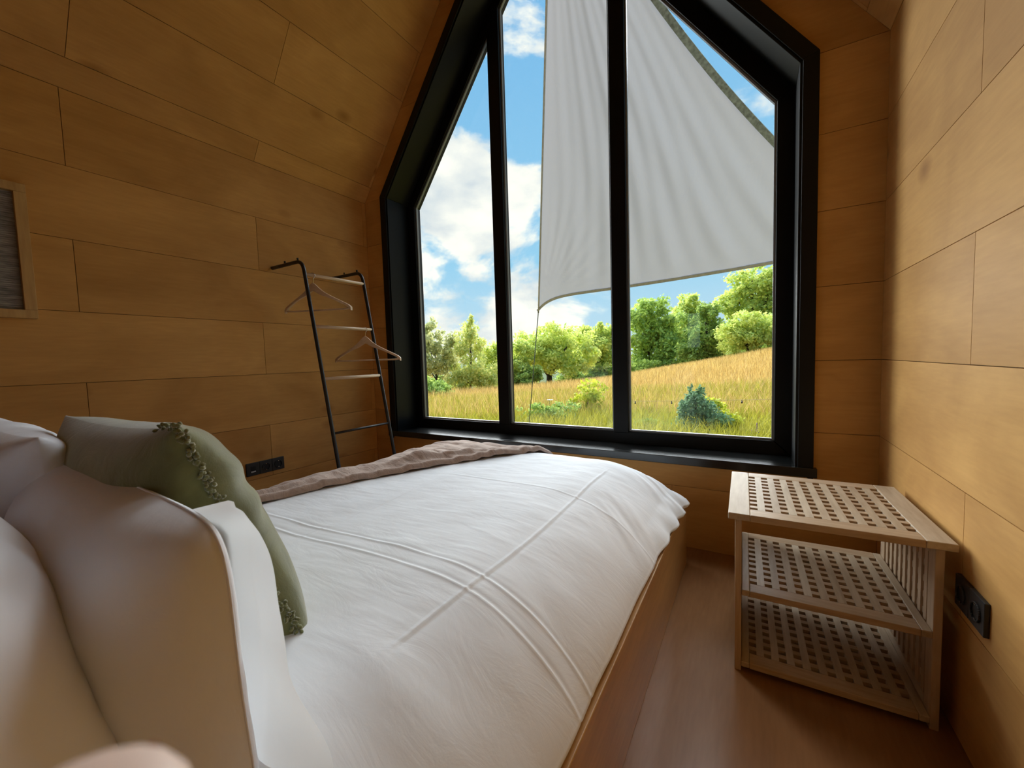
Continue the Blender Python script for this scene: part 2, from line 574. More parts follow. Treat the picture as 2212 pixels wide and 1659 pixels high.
def roof(name, side, label):
    x0 = XL if side < 0 else XR
    dx = 1.0 / K * (-side)            # towards the ridge
    dz = SLOPE / K
    nx, nz = side * SLOPE / K, 1.0 / K      # outward normal (up and out)

    def fn(s, y, h):
        return (x0 + dx * s + nx * h, y, EAVE + dz * s + nz * h)
    Ls = HALF * K
    w = MB().prism([(-0.06, YB - 0.2), (Ls + 0.15, YB - 0.2), (Ls + 0.15, YW + 0.28), (-0.06, YW + 0.28)], T, 0.2, fn).build(name, M['backing'])
    struct(w, label)
    edges = [0.0, 0.122]
    while edges[-1] + 0.308 < Ls - 0.03:
        edges.append(edges[-1] + 0.308)
    edges.append(Ls)
    for k, (s0, s1) in enumerate(zip(edges[:-1], edges[1:])):
        for y0, y1 in spans(YB, YW, 1.356 if k % 2 == 0 else 0.584):
            MB().prism([(s0 + GAP, y0 + GAP), (s1 - GAP, y0 + GAP), (s1 - GAP, y1 - GAP), (s0 + GAP, y1 - GAP)], 0.0, T, fn).build('panel', M['ply'], w)
    return w


roof('ceiling_left', -1, 'left slope of the pitched plywood ceiling')
roof('ceiling_right', 1, 'right slope of the pitched plywood ceiling')

# window outline, offset outwards by d from the glass edge
GXC, GHW, GZB, GZK = -1.063, 1.157, 0.537, 2.15


def pent(d):
    return [(GXC - GHW - d, GZB - d), (GXC + GHW + d, GZB - d), (GXC + GHW + d, GZK + (K - SLOPE) * d),
            (GXC, GZK + SLOPE * GHW + K * d), (GXC - GHW - d, GZK + (K - SLOPE) * d)]


def wy(a, b, h):
    return (a, h, b)


# gable wall around the window
ow = pent(0.085)
zl = 0.40
gable_pieces = [
    [(XL, 0), (XR, 0), (XR, zl), (XL, zl)],
    [(XL, zl), (ow[0][0], zl), (ow[4][0], ow[4][1]), (XL, EAVE)],
    [(ow[1][0], zl), (XR, zl), (XR, EAVE), (ow[2][0], ow[2][1])],
    [(XL, EAVE), ow[4], ow[3], (XC, RIDGE)],
    [(XR, EAVE), (XC, RIDGE), ow[3], ow[2]],
    [(ow[0][0], zl), (ow[1][0], zl), ow[1], ow[0]],
]
mb = MB()
for poly in gable_pieces:
    mb.prism(poly, YW + T, YW + 0.26, wy)
wall_w = mb.build('wall_window', M['backing'])
struct(wall_w, 'gable wall of plywood panels around the big window')


def clip(poly, a, b, c):
    """keep the side where a*x + b*z <= c"""
    out = []
    for i in range(len(poly)):
        p, q = poly[i], poly[(i + 1) % len(poly)]
        dp, dq = a * p[0] + b * p[1] - c, a * q[0] + b * q[1] - c
        if dp <= 0: out.append(p)
        if dp * dq < 0:
            t = dp / (dp - dq)
            out.append((p[0] + t * (q[0] - p[0]), p[1] + t * (q[1] - p[1])))
    return out


def gable_panel(poly):
    if len(poly) < 3: return
    MB().prism(poly, YW, YW + T, wy).build('panel', M['ply_x'], wall_w)


for k in range(7):
    z0, z1 = k * ROW + GAP, (k + 1) * ROW - GAP
    if k == 6: z1 = EAVE - GAP
    if z1 <= 0.40:
        for a, b in ((XL, -1.9), (-1.9, -0.35), (-0.35, XR)):
            gable_panel([(a + GAP, z0), (b - GAP, z0), (b - GAP, z1), (a + GAP, z1)])
    elif z0 < 0.42:
        for a, b in ((XL, -1.15), (-1.15, XR)):
            gable_panel([(a + GAP, z0), (b - GAP, z0), (b - GAP, 0.42), (a + GAP, 0.42)])
        gable_panel([(XL, 0.42), (ow[0][0], 0.42), (ow[0][0], z1), (XL, z1)])
        gable_panel([(ow[1][0], 0.42), (XR, 0.42), (XR, z1), (ow[1][0], z1)])
    else:
        gable_panel([(XL, z0), (ow[0][0], z0), (ow[0][0], z1), (XL, z1)])
        gable_panel([(ow[1][0], z0), (XR, z0), (XR, z1), (ow[1][0], z1)])
g2 = [(XL, EAVE), (ow[4][0], EAVE), ow[4], ow[3], (XC, RIDGE)]
cut = [EAVE, 2.75, 3.35, RIDGE + 0.1]
for a, b in zip(cut[:-1], cut[1:]):
    gable_panel(clip(clip([(XL, EAVE), ow[4], ow[3], (XC, RIDGE)], 0, 1, b - GAP), 0, -1, -(a + GAP)))
    gable_panel(clip(clip([(XR, EAVE), (XC, RIDGE), ow[3], ow[2]], 0, 1, b - GAP), 0, -1, -(a + GAP)))

# rear gable, with the doorway light the window glass mirrors
BW0, BW1, BZ0, BZ1 = -1.02, -0.70, 1.02, 1.72
mb = MB()
for poly in ([(XL, 0), (XR, 0), (XR, BZ0), (XL, BZ0)], [(XL, BZ0), (BW0, BZ0), (BW0, BZ1), (XL, BZ1)], [(BW1, BZ0), (XR, BZ0), (XR, BZ1), (BW1, BZ1)],
             [(XL, BZ1), (XR, BZ1), (XR, EAVE), (XC, RIDGE), (XL, EAVE)]):
    mb.prism(poly, YB, YB - 0.2, wy)
wall_b = mb.build('wall_back', M['ply_x'])
struct(wall_b, 'rear gable wall of plywood with a second window')

# ------------------------------------------------------------------ the window
win = empty('window_1', (GXC, YW, 0.44))
tag(win, 'tall five-sided window with black frame and three panes', kind='structure')


def ring_pieces(name, d_in, d_out, y0, y1, mat, parent, skip=(), bevel=0.002):
    a, b = pent(d_in), pent(d_out)
    for i in range(5):
        if i in skip: continue
        j = (i + 1) % 5
        poly = [a[i], a[j], b[j], b[i]]
        o = MB().prism(poly, y0, y1, wy).build(name, mat, None, bevel=bevel)
        o.parent = parent
        o.matrix_parent_inverse = parent.matrix_basis.inverted()


bpy.context.view_layer.update()
ring_pieces('architrave', 0.080, 0.136, YW - 0.020, YW, M['black'], win, skip=(0,))
ring_pieces('jamb_lining', 0.070, 0.0855, YW - 0.010, YW + 0.20, M['black'], win, skip=(0,))
ring_pieces('frame_rail', 0.0, 0.086, YW + 0.19, YW + 0.258, M['black'], win, bevel=0.004)
MULL = (-1.466, -0.66)
MW = 0.044


def top_z(x, d=0.0):
    return GZK + SLOPE * (GHW - abs(x - GXC)) + K * d


def child(o, parent):
    o.parent = parent
    o.matrix_parent_inverse = parent.matrix_basis.inverted()
    return o


for mx in MULL:
    poly = [(mx - MW, GZB - 0.01), (mx + MW, GZB - 0.01), (mx + MW, top_z(mx + MW, 0.01)), (mx - MW, top_z(mx - MW, 0.01))]
    child(MB().prism(poly, YW + 0.185, YW + 0.258, wy).build('mullion', M['black'], bevel=0.004), win)
pane_x = [(GXC - GHW, MULL[0] - MW), (MULL[0] + MW, MULL[1] - MW), (MULL[1] + MW, GXC + GHW)]
for a, b in pane_x:
    pts = [(a, GZB), (b, GZB), (b, top_z(b))]
    if a < GXC < b: pts.append((GXC, top_z(GXC)))
    pts.append((a, top_z(a)))
    p = child(MB().prism(pts, YW + 0.222, YW + 0.226, wy).build('pane', M['glass']), win)
    # glazing bead around each pane
    n = len(pts)
    cx, cz = sum(q[0] for q in pts) / n, sum(q[1] for q in pts) / n
    inner = []
    w = 0.010
    for i in range(n):
        p0, p1, p2 = Vector(pts[i - 1]), Vector(pts[i]), Vector(pts[(i + 1) % n])
        e1, e2 = (p1 - p0).normalized(), (p2 - p1).normalized()
        n1, n2 = Vector((-e1.y, e1.x)), Vector((-e2.y, e2.x))
        q = (n1 + n2)
        q = q / max(1e-6, q.dot(n1)) * w
        inner.append((p1.x + q.x, p1.y + q.y))
    bm_ = MB()
    for i in range(n):
        j = (i + 1) % n
        bm_.prism([pts[i], pts[j], inner[j], inner[i]], YW + 0.205, YW + 0.221, wy)
    bd = bm_.build('glazing_bead', M['bead']); bd.parent = p
sx0, sx1 = GXC - GHW - 0.148, GXC + GHW + 0.148
child(MB().box(sx0, sx1, YW - 0.034, YW, 0.428, 0.469).box(GXC - GHW - 0.0855, GXC + GHW + 0.0855, YW - 0.001, YW + 0.20, 0.428, 0.469).build('sill', plain('black_sill_lacquer', (0.010, 0.011, 0.011), 0.2, 0.6), bevel=0.003), win)

# second window behind the camera
win2 = empty('window_2', ((BW0 + BW1) / 2, YB, BZ0))
tag(win2, 'plain rear window in the opposite gable', kind='structure')
for (a, b, c, d) in ((BW0, BW1, BZ0, BZ0 + 0.06), (BW0, BW1, BZ1 - 0.06, BZ1), (BW0, BW0 + 0.06, BZ0 + 0.06, BZ1 - 0.06), (BW1 - 0.06, BW1, BZ0 + 0.06, BZ1 - 0.06)):
    child(MB().box(a, b, YB - 0.12, YB - 0.05, c, d).build('frame_rail', M['black']), win2)
child(MB().box(BW0 + 0.06, BW1 - 0.06, YB - 0.088, YB - 0.084, BZ0 + 0.06, BZ1 - 0.06).build('pane', M['glass']), win2)

# ------------------------------------------------------------------ bed
BX0, BX1 = -1.76, -0.26        # outer faces of the side boards
BY0, BY1 = -0.12, 1.99
BZT = 0.294
bed = empty('bed', ((BX0 + BX1) / 2, (BY0 + BY1) / 2, 0))
tag(bed, 'low wooden platform bed with plywood side boards beside the window', 'bed')
for (x0, x1, y0, y1, z0, z1, nm) in ((BX1 - 0.034, BX1, BY0, BY1, 0, BZT, 'side_board'), (BX0, BX0 + 0.034, BY0, BY1, 0, BZT, 'side_board'),
                                     (BX0 + 0.034, BX1 - 0.034, BY1 - 0.034, BY1, 0, BZT, 'foot_board'),
                                     (BX0 + 0.034, BX1 - 0.034, BY0, BY0 + 0.034, 0, 0.72, 'headboard')):
    child(MB().box(x0, x1, y0, y1, z0, z1).build(nm, M['bedwood'], bevel=0.003), bed)
child(MB().box(BX0 + 0.12, BX1 - 0.17, BY0 + 0.036, BY1 - 0.20, 0.12, 0.385).build('mattress', M['white'], bevel=0.04, seg=4), bed)


def smooth01(t):
    t = np.clip(t, 0, 1)
    return t * t * (3 - 2 * t)


def fbm(x, y, seed, octaves=4, base=1.0):
    r = np.random.default_rng(seed)
    out = np.zeros_like(x)
    amp = 1.0
    for o in range(octaves):
        for _ in range(3):
            a = r.uniform(0, 2 * math.pi); ph = r.uniform(0, 2 * math.pi)
            fx, fy = base * math.cos(a) * r.uniform(0.7, 1.4), base * math.sin(a) * r.uniform(0.7, 1.4)
            out += amp * np.sin(2 * math.pi * (fx * x + fy * y) + ph + 0.7 * np.sin(2 * math.pi * (fy * x * 0.6 - fx * y * 0.6)))
        base *= 2.0; amp *= 0.5
    return out / 5.0


DX0, DX1, DY1 = -1.735, -0.272, 1.975


def duvet_z(x, y):
    z = 0.500 + 0.012 * fbm(x, y, 3, 3, 0.55) + 0.0045 * fbm(x, y, 5, 4, 1.9) + 0.0006 * fbm(x * 0.5, y * 1.7, 15, 3, 9.0)
    # rounded shoulders towards the right, left and foot edges
    tr = np.clip((x - (DX1 - 0.40)) / 0.40, 0, 1)
    tl = np.clip(((DX0 + 0.30) - x) / 0.30, 0, 1)
    tf = np.clip((y - (DY1 - 0.26)) / 0.26, 0, 1)
    fr = np.clip(1 - tr ** 2.3, 0, 1) ** 0.8
    fl = np.sqrt(np.clip(1 - tl ** 2.2, 0, 1))
    ff = np.sqrt(np.clip(1 - tf ** 2.4, 0, 1))
    m = fr * fl * (0.35 + 0.65 * ff)
    z = 0.308 + (z - 0.308) * m
    # pressed folds
    def ridge(d, w, h): return h * np.exp(-(d / w) ** 2)
    yy = y + 0.010 * np.sin(3.1 * x) + 0.05 * np.clip(x + 0.55, 0, 1) ** 2
    fade = smooth01((x + 1.55) / 0.2)
    z += fade * (ridge(yy - 0.715, 0.0042, 0.0024) - ridge(yy - 0.724, 0.006, 0.0012))
    z += fade * (ridge(yy - 0.655, 0.0042, 0.0022) - ridge(yy - 0.664, 0.006, 0.0012))
    z += ridge(yy - 1.30, 0.0045, 0.0014) * smooth01((x + 1.2) / 0.2)
    xx = x + 0.006 * np.sin(5 * y)
    fy = smooth01((y - 0.42) / 0.1) * smooth01((1.75 - y) / 0.2)
    z += fy * (ridge(xx + 0.53, 0.004, 0.0022) - ridge(xx + 0.521, 0.005, 0.0012))
    z += fy * ridge(xx + 1.10, 0.0045, 0.0014)
    # gathers at the right side and foot corner
    g = smooth01((x + 0.50) / 0.16) * np.clip(1.15 - tr, 0.15, 1)
    ph = y * 5.5 + 0.9 * np.sin(3.1 * y) + 3.2 * x + 0.5 * np.sin(11 * y + 5 * x)
    far = smooth01((y - 0.9) / 0.7)
    z += g * (0.0035 + 0.006 * far) * np.sin(2 * math.pi * ph) + g * 0.003 * far * np.sin(2 * math.pi * (2.3 * ph + 4 * x))
    z += 0.006 * fbm(x, y, 77, 3, 1.4) * smooth01((x + 0.85) / 0.35) * (1 - 0.6 * far)
    # soft swell where the pillows press
    z += 0.005 * np.exp(-(((x + 0.50) / 0.12) ** 2 + ((y - 0.42) / 0.05) ** 2))
    return z


nx, ny = 400, 520
gx = np.linspace(DX0 - 0.002, DX1 + 0.002, nx)
gy = np.linspace(0.02, DY1 + 0.002, ny)
X, Y = np.meshgrid(gx, gy, indexing='ij')
Z = duvet_z(X, Y)
# edge bulges: push the rim outwards a little in folds
rim = np.clip((X - (DX1 - 0.05)) / 0.05, 0, 1)
Xb = X + rim * ((0.003 + 0.020 * smooth01((Y - 1.15) / 0.7)) * (1 + 0.45 * np.sin(2 * math.pi * (Y * 5.5 + 0.9 * np.sin(3.1 * Y)))))
V = np.stack([Xb, Y, Z], -1).reshape(-1, 3)
Fq = grid_faces(nx, ny)
# skirt all round
per = [(i, 0) for i in range(nx)] + [(nx - 1, j) for j in range(1, ny)] + [(i, ny - 1) for i in range(nx - 2, -1, -1)] + [(0, j) for j in range(ny - 2, 0, -1)]
idx = np.array([i * ny + j for i, j in per])
skirt = V[idx].copy()
skirt[:, 2] = np.minimum(skirt[:, 2] - 0.004, 0.299)
c = np.array([(DX0 + DX1) / 2, 1.0])
skirt[:, :2] = c + (skirt[:, :2] - c) * 0.992
base = len(V)
V2 = np.vstack([V, skirt])
k = np.arange(len(idx))
F2 = np.stack([idx, idx[(k + 1) % len(idx)], base + (k + 1) % len(idx), base + k], 1)
duvet = np_mesh('duvet', V2, np.vstack([Fq, F2]), M['duvet'])
bm = bmesh.new(); bm.from_mesh(duvet.data); bmesh.ops.recalc_face_normals(bm, faces=bm.faces); bm.to_mesh(duvet.data); bm.free()
tag(duvet, 'white cotton duvet with pressed folds covering the bed', 'duvet')

# ------------------------------------------------------------------ throw blanket
EDGE = [(0.30, -1.70), (0.55, -1.60), (0.72, -1.520), (0.95, -1.43), (1.16, -1.335), (1.40, -1.20), (1.63, -1.055), (1.80, -0.955), (1.96, -0.905)]


def edge_x(y):
    ys, xs = zip(*EDGE)
    return np.interp(y, ys, xs)


nu, nv = 240, 110
ty = np.linspace(0.42, 1.985, nu)
tv = np.linspace(0, 1, nv)
TY, TV = np.meshgrid(ty, tv, indexing='ij')
ex = edge_x(ty)
ex = np.convolve(np.pad(ex, 12, mode='edge'), np.ones(25) / 25, mode='valid')
left = np.full_like(ty, DX0 - 0.035)
TX = ex[:, None] + (left - ex)[:, None] * TV
TYw = TY + 0.006 * np.sin(40 * TX)
inside = np.clip((TX - DX0) / 0.02, 0, 1)
TZ = duvet_z(np.clip(TX, DX0 + 0.0, None), np.clip(TYw, None, DY1 - 0.01))
over = np.clip(DX0 + 0.01 - TX, 0, None)
TZ = TZ - over * 1.6
crk = fbm(TX * 1.0, TYw * 2.2, 21, 4, 2.2)
dist_edge = (ex[:, None] - TX)
fold = np.exp(-((dist_edge - 0.10 - 0.02 * np.sin(6 * TY)) / 0.035) ** 2) * (0.55 + 0.45 * np.sin(9 * TY + 1))
fold2 = np.exp(-((dist_edge - 0.19 - 0.03 * np.sin(4.3 * TY)) / 0.05) ** 2) * (0.5 + 0.5 * np.sin(5 * TY + 4)) * smooth01((1.7 - TY) / 0.5)
TZ = TZ + 0.016 + 0.0075 * crk + 0.004 * np.sin(55 * TYw + 14 * TX + 3 * crk) * (0.4 + 0.6 * smooth01((TYw - 1.2) / 0.5)) + 0.024 * np.clip(fold, 0, 1) + 0.030 * np.clip(fold2, 0, 1)
TZ += 0.030 * np.exp(-(((TX + 1.36) / 0.05) ** 2 + ((TYw - 1.42) / 0.10) ** 2))
# rolled hem along the right edge
TZ += 0.008 * np.exp(-((dist_edge - 0.018) / 0.014) ** 2)
TZ -= 0.012 * np.exp(-(dist_edge / 0.006) ** 2)
Vt = np.stack([TX, TYw, TZ], -1).reshape(-1, 3)
throw = np_mesh('throw_blanket', Vt, grid_faces(nu, nv), M['throw'])
sol = throw.modifiers.new('thickness', 'SOLIDIFY'); sol.thickness = 0.006; sol.offset = 1.0
tag(throw, 'crumpled taupe brown muslin throw across the far corner of the bed', 'throw')


# ------------------------------------------------------------------ cushions
RIMS = {}


def cushion(name, w, h, t, mat, seed, pinch=0.10, wr=0.010, front=1.0, n=64, power=2.6, corner=0.0):
    """pillow in its own frame: x width, z height, y thickness; centre at origin"""
    u = np.linspace(-1, 1, n)
    U, W = np.meshgrid(u, u, indexing='ij')
    # pulled-in edges between pointed corners
    ex_ = 1 - pinch * (1 - np.abs(W) ** 2) ** 1.0
    ez_ = 1 - pinch * (1 - np.abs(U) ** 2) ** 1.0
    x = U * w / 2 * (1 - (1 - ex_) * np.abs(U) ** 3)
    z = W * h / 2 * (1 - (1 - ez_) * np.abs(W) ** 3)
    kc = 1 - corner * np.abs(U * W) ** 5
    x, z = x * kc, z * kc
    prof = np.clip(1 - np.abs(U) ** power, 0, 1) ** 0.55 * np.clip(1 - np.abs(W) ** power, 0, 1) ** 0.55
    r = np.hypot(U, W)
    edge = np.clip(np.maximum(np.abs(U), np.abs(W)) - 0.45, 0, 1) / 0.55
    f = fbm(x / w, z / h, seed, 3, 1.3)
    f2 = fbm(x / w, z / h, seed + 9, 3, 1.5)
    yf = prof * t / 2 * front + wr * min(1, front + 0.2) * f * prof ** 0.5
    yb = -prof * t / 2 + wr * f2 * prof ** 0.5
    ang = np.arctan2(W, U)
    yf += front * wr * 0.7 * edge * prof * (np.sin(ang * 13 + seed) + np.sin(ang * 19 + 2.3 * seed + 2 * r)) * (0.5 + 0.5 * np.sin(ang * 3 + seed))
    V = np.vstack([np.stack([x, yf + 0.0015, z], -1).reshape(-1, 3), np.stack([x, yb - 0.0015, z], -1).reshape(-1, 3)])
    fa = grid_faces(n, n)
    fb = fa[:, ::-1] + n * n
    per = [(i, 0) for i in range(n)] + [(n - 1, j) for j in range(1, n)] + [(i, n - 1) for i in range(n - 2, -1, -1)] + [(0, j) for j in range(n - 2, 0, -1)]
    idx = np.array([i * n + j for i, j in per]); k = np.arange(len(idx))
    RIMS[name + str(seed)] = [tuple((V[q] + V[q + n * n]) / 2) for q in idx]
    fs = np.stack([idx, idx[(k + 1) % len(idx)], idx[(k + 1) % len(idx)] + n * n, idx + n * n], 1)
    o = np_mesh(name, V, np.vstack([fa, fb, fs]), mat)
    bm = bmesh.new(); bm.from_mesh(o.data); bmesh.ops.recalc_face_normals(bm, faces=bm.faces); bm.to_mesh(o.data); bm.free()
    return o


def place(o, loc, lean=0.0, yaw=0.0, roll=0.0):
    o.rotation_mode = 'XYZ'
    o.matrix_world = Matrix.Translation(Vector(loc)) @ Matrix.Rotation(yaw, 4, 'Z') @ Matrix.Rotation(lean, 4, 'X') @ Matrix.Rotation(roll, 4, 'Y')
    return o


# back pillow by the headboard
pA = cushion('pillow', 0.72, 0.46, 0.22, M['white'], 4, wr=0.008)
place(pA, (-0.86, 0.040, 0.640), lean=0.30, yaw=-0.05)
tag(pA, 'white pillow leaning on the headboard, behind the one that carries the green cushion', 'pillow')
# pillow that carries the green cushion
pB = empty('pillow')
place(pB, (-0.905, 0.240, 0.604), lean=0.05, yaw=-0.05, roll=0.0)
tag(pB, 'white pillow pressed between the green cushion and the pillow on the headboard', 'pillow')
body = cushion('pillow_body', 0.82, 0.42, 0.235, M['white'], 8, wr=0.007, pinch=0.05, power=4.0, front=0.22, corner=0.10)
body.parent = pB
# loose open end of the pillowcase: its front layer hangs free and glows with the window behind it
fz = np.linspace(0.47, 0.825, 50)
fu = np.linspace(0, 1, 44)
FZ, FU = np.meshgrid(fz, fu, indexing='ij')
xr_ = np.interp(fz, [0.47, 0.5, 0.55, 0.60, 0.69, 0.74, 0.76, 0.80, 0.825], [-0.415, -0.43, -0.48, -0.515, -0.575, -0.625, -0.638, -0.575, -0.505])
xr_ = np.convolve(np.pad(xr_, 2, mode='edge'), np.ones(5) / 5, mode='valid')
yb_ = np.interp(fz, [0.47, 0.50, 0.56, 0.62, 0.73, 0.76, 0.80, 0.825], [0.205, 0.228, 0.262, 0.290, 0.306, 0.300, 0.257, 0.218])
yb_ = np.convolve(np.pad(yb_, 3, mode='edge'), np.ones(7) / 7, mode='valid')
FX = -0.80 + (xr_[:, None] + 0.80) * FU
FZ0 = FZ.copy()
FZ = FZ - (FZ - 0.47) * 0.22 * np.clip((1 - FU) - 0.04, 0, 1) * smooth01((FZ0 - 0.60) / 0.15)
FY = yb_[:, None] + 0.008 * np.sin(7 * FZ * 3 + 4 * FU) * FU * smooth01((0.76 - FZ) / 0.1) + 0.045 * smooth01((0.60 - FZ) / 0.12) * FU ** 2
FY -= 0.005 * np.exp(-((FX - (-0.640 + (0.74 - FZ) * 0.45)) / 0.014) ** 2) * smooth01((0.74 - FZ) / 0.05)
flapV = np.stack([FX, FY, FZ], -1).reshape(-1, 3)
inv = np.array(pB.matrix_world.inverted())
flapV = flapV @ inv[:3, :3].T + inv[:3, 3]
np_mesh('case_flap', flapV, grid_faces(50, 44), M['flap'], pB)
rim_ = RIMS['pillow_body8']
mb = MB()
mb.tube(rim_ + rim_[:1], 0.0016, 6, cap=False)
mb.build('case_seam', M['white'], body, True)
# pillow on the far half of the bed
pC = cushion('pillow', 0.66, 0.46, 0.22, M['white'], 15, wr=0.014, power=3.2)
place(pC, (-1.47, 0.195, 0.655), lean=0.10, yaw=0.03, roll=0.06)
tag(pC, 'white pillow on the far half of the bed towards the letter board', 'pillow')
# green cushion
pG = empty('cushion')
place(pG, (-1.055, 0.345, 0.672), lean=0.36, yaw=-0.03, roll=-0.03)
tag(pG, 'olive green velvet cushion with frayed seam leaning on the white pillows', 'cushion')
body = cushion('cushion_body', 0.70, 0.46, 0.19, M['green'], 31, wr=0.009, pinch=0.06, power=3.6)
body.parent = pG
# frayed edge piping down the side seam
rim_ = RIMS['cushion_body31']
mb = MB()
for p in rim_[::1]:
    p = Vector(p)
    if p.x < 0.27: continue
    out = Vector((p.x, 0, p.z)).normalized()
    for _ in range(3):
        a = p + Vector((rng.uniform(-.004, .004), rng.uniform(-.006, .006), rng.uniform(-.004, .004)))
        b = a + out * rng.uniform(0.002, 0.007) + Vector((0, rng.uniform(-.006, .006), rng.uniform(-.004, .004)))
        mb.tube([a, (a + b) / 2 + out * 0.002, b], [0.0035, 0.003, 0.0014], 5)
fringe = mb.build('frayed_seam', M['green'], body, True)
fringe['kind'] = 'stuff'

# ------------------------------------------------------------------ side table
TW, TD, TH = 0.492, 0.485, 0.5
tab = empty('side_table', (-0.060, 1.347, 0.0), math.radians(1.0))
tag(tab, 'pale wooden side table with pierced lattice top and shelves by the right wall', 'table')
TT = 0.020
ENDW = 0.046


def tpart(mb, name, mat, bevel=0.0015, parent=None):
    return mb.build(name, mat, parent or tab, bevel=bevel)


def lattice(z0, x0, x1, y0, y1, thick, ncol, nrow, railx, raily, prefix):
    """end boards left and right, rails front and back, crossed slats between; parts of the table"""
    tpart(MB().box(x0, x0 + railx, y0, y1, z0, z0 + thick), prefix + '_end_board', M['table_y'], 0.003)
    tpart(MB().box(x1 - railx, x1, y0, y1, z0, z0 + thick), prefix + '_end_board', M['table_y'], 0.003)
    tpart(MB().box(x0 + railx, x1 - railx, y0, y0 + raily, z0, z0 + thick), prefix + '_rail', M['table'], 0.002)
    tpart(MB().box(x0 + railx, x1 - railx, y1 - raily, y1, z0, z0 + thick), prefix + '_rail', M['table'], 0.002)
    ax0, ax1, ay0, ay1 = x0 + railx, x1 - railx, y0 + raily, y1 - raily
    px = (ax1 - ax0) / (ncol - 0.5) ; hole = px * 0.5
    py = (ay1 - ay0) / (nrow - 0.48); holey = py * 0.52
    first_x = first_y = None
    for i in range(nrow - 1):       # long slats along the width
        yy0 = ay0 + holey + i * py
        if first_x is None:
            o = tpart(MB().box(ax0, ax1, 0, py - holey, z0 + 0.002, z0 + thick - 0.0015), 'long_slat', M['table'], 0)
            first_x = o
        else:
            o = first_x.copy(); link(o)
        o.location = (0, yy0, 0)
    for i in range(ncol - 1):       # cross slats
        xx0 = ax0 + hole + i * px
        if first_y is None:
            o = tpart(MB().box(0, px - hole, ay0, ay1, z0 + 0.001, z0 + thick - 0.0003), 'cross_slat', M['table_y'], 0)
            first_y = o
        else:
            o = first_y.copy(); link(o)
        o.location = (xx0, 0, 0)


lattice(TH - TT, 0, TW, 0, TD, TT, 10, 10, 0.058, 0.055, 'top')
IN = 0.018
lattice(0.244, IN + 0.018, TW - IN - 0.018, 0.012, TD - 0.016, 0.018, 10, 10, 0.022, 0.050, 'shelf')
lattice(0.018, IN + 0.018, TW - IN - 0.018, 0.012, TD - 0.016, 0.018, 10, 10, 0.022, 0.050, 'base')
# side frames: two uprights and upright slats each
for s in (0, 1):
    xa = IN if s == 0 else TW - IN - 0.018
    for ya in (IN, TD - IN - 0.042):
        tpart(MB().box(xa, xa + 0.018, ya, ya + 0.042, 0, TH - TT), 'upright', M['table_z'], 0.002)
    tpart(MB().box(xa, xa + 0.018, IN + 0.042, TD - IN - 0.042, TH - TT - 0.03, TH - TT), 'side_rail', M['table_y'], 0.001)
    tpart(MB().box(xa, xa + 0.018, IN + 0.042, TD - IN - 0.042, 0.03, 0.06), 'side_rail', M['table_y'], 0.001)
    span = (TD - 2 * IN - 0.084)
    nsl = 9
    for i in range(nsl):
        yc = IN + 0.042 + span * (i + 0.5) / nsl
        tpart(MB().box(xa + 0.002, xa + 0.012, yc - 0.010, yc + 0.010, 0.06, TH - TT - 0.03), 'side_slat', M['table_z'], 0)
    for i in range(8):
        zc = 0.095 + i * 0.044
        tpart(MB().box(xa + 0.006 if s else xa + 0.001, xa + 0.017 if s else xa + 0.012, IN + 0.042, TD - IN - 0.042, zc - 0.009, zc + 0.009), 'side_cross_slat', M['table_y'], 0)

# ------------------------------------------------------------------ clothes rack
rack = empty('clothes_rack', (-1.95, 1.63, 0))
tag(rack, 'black tubular leaning clothes rack with pale wooden rungs beside the window', 'clothes rack')
RY = (1.423, 1.832)


def rail_x(z):
    return -2.225 + (1.58 - z) * 0.188


for y in RY:
    top = Vector((rail_x(1.58), y, 1.58))
    pts = [Vector((XL + 0.002, y, 1.58)), Vector((XL + 0.1, y, 1.58))]
    pts += arc(top + Vector((-0.055, 0, 0)), top, Vector((rail_x(1.52), y, 1.52)), 8)
    pts += [Vector((rail_x(z), y, z)) for z in (1.3, 1.0, 0.6, 0.3, 0.012)]
    rail_ = child(MB().tube(pts, 0.0105, 12).build('rail', M['metal'], None, True), rack)
    child(MB().tube([(rail_x(0.012), y, 0.0), (rail_x(0.012), y, 0.02)], 0.014, 12).build('rubber_foot', M['plastic'], None, True), rail_)
    for xx in (-2.40, -2.27):
        child(MB().tube([(xx, y, 1.589), (xx, y, 1.602)], [0.005, 0.006], 8).build('peg', M['metal'], None, True), rail_)
RUNG_Z = (1.503, 1.200, 0.899, 0.588)
for i, z in enumerate(RUNG_Z):
    child(MB().tube([(rail_x(z), RY[0] + 0.004, z), (rail_x(z), RY[1] - 0.004, z)], 0.0095 if i < 3 else 0.007, 12).build('rung', M['rung'] if i < 3 else M['metal'], None, True), rack)


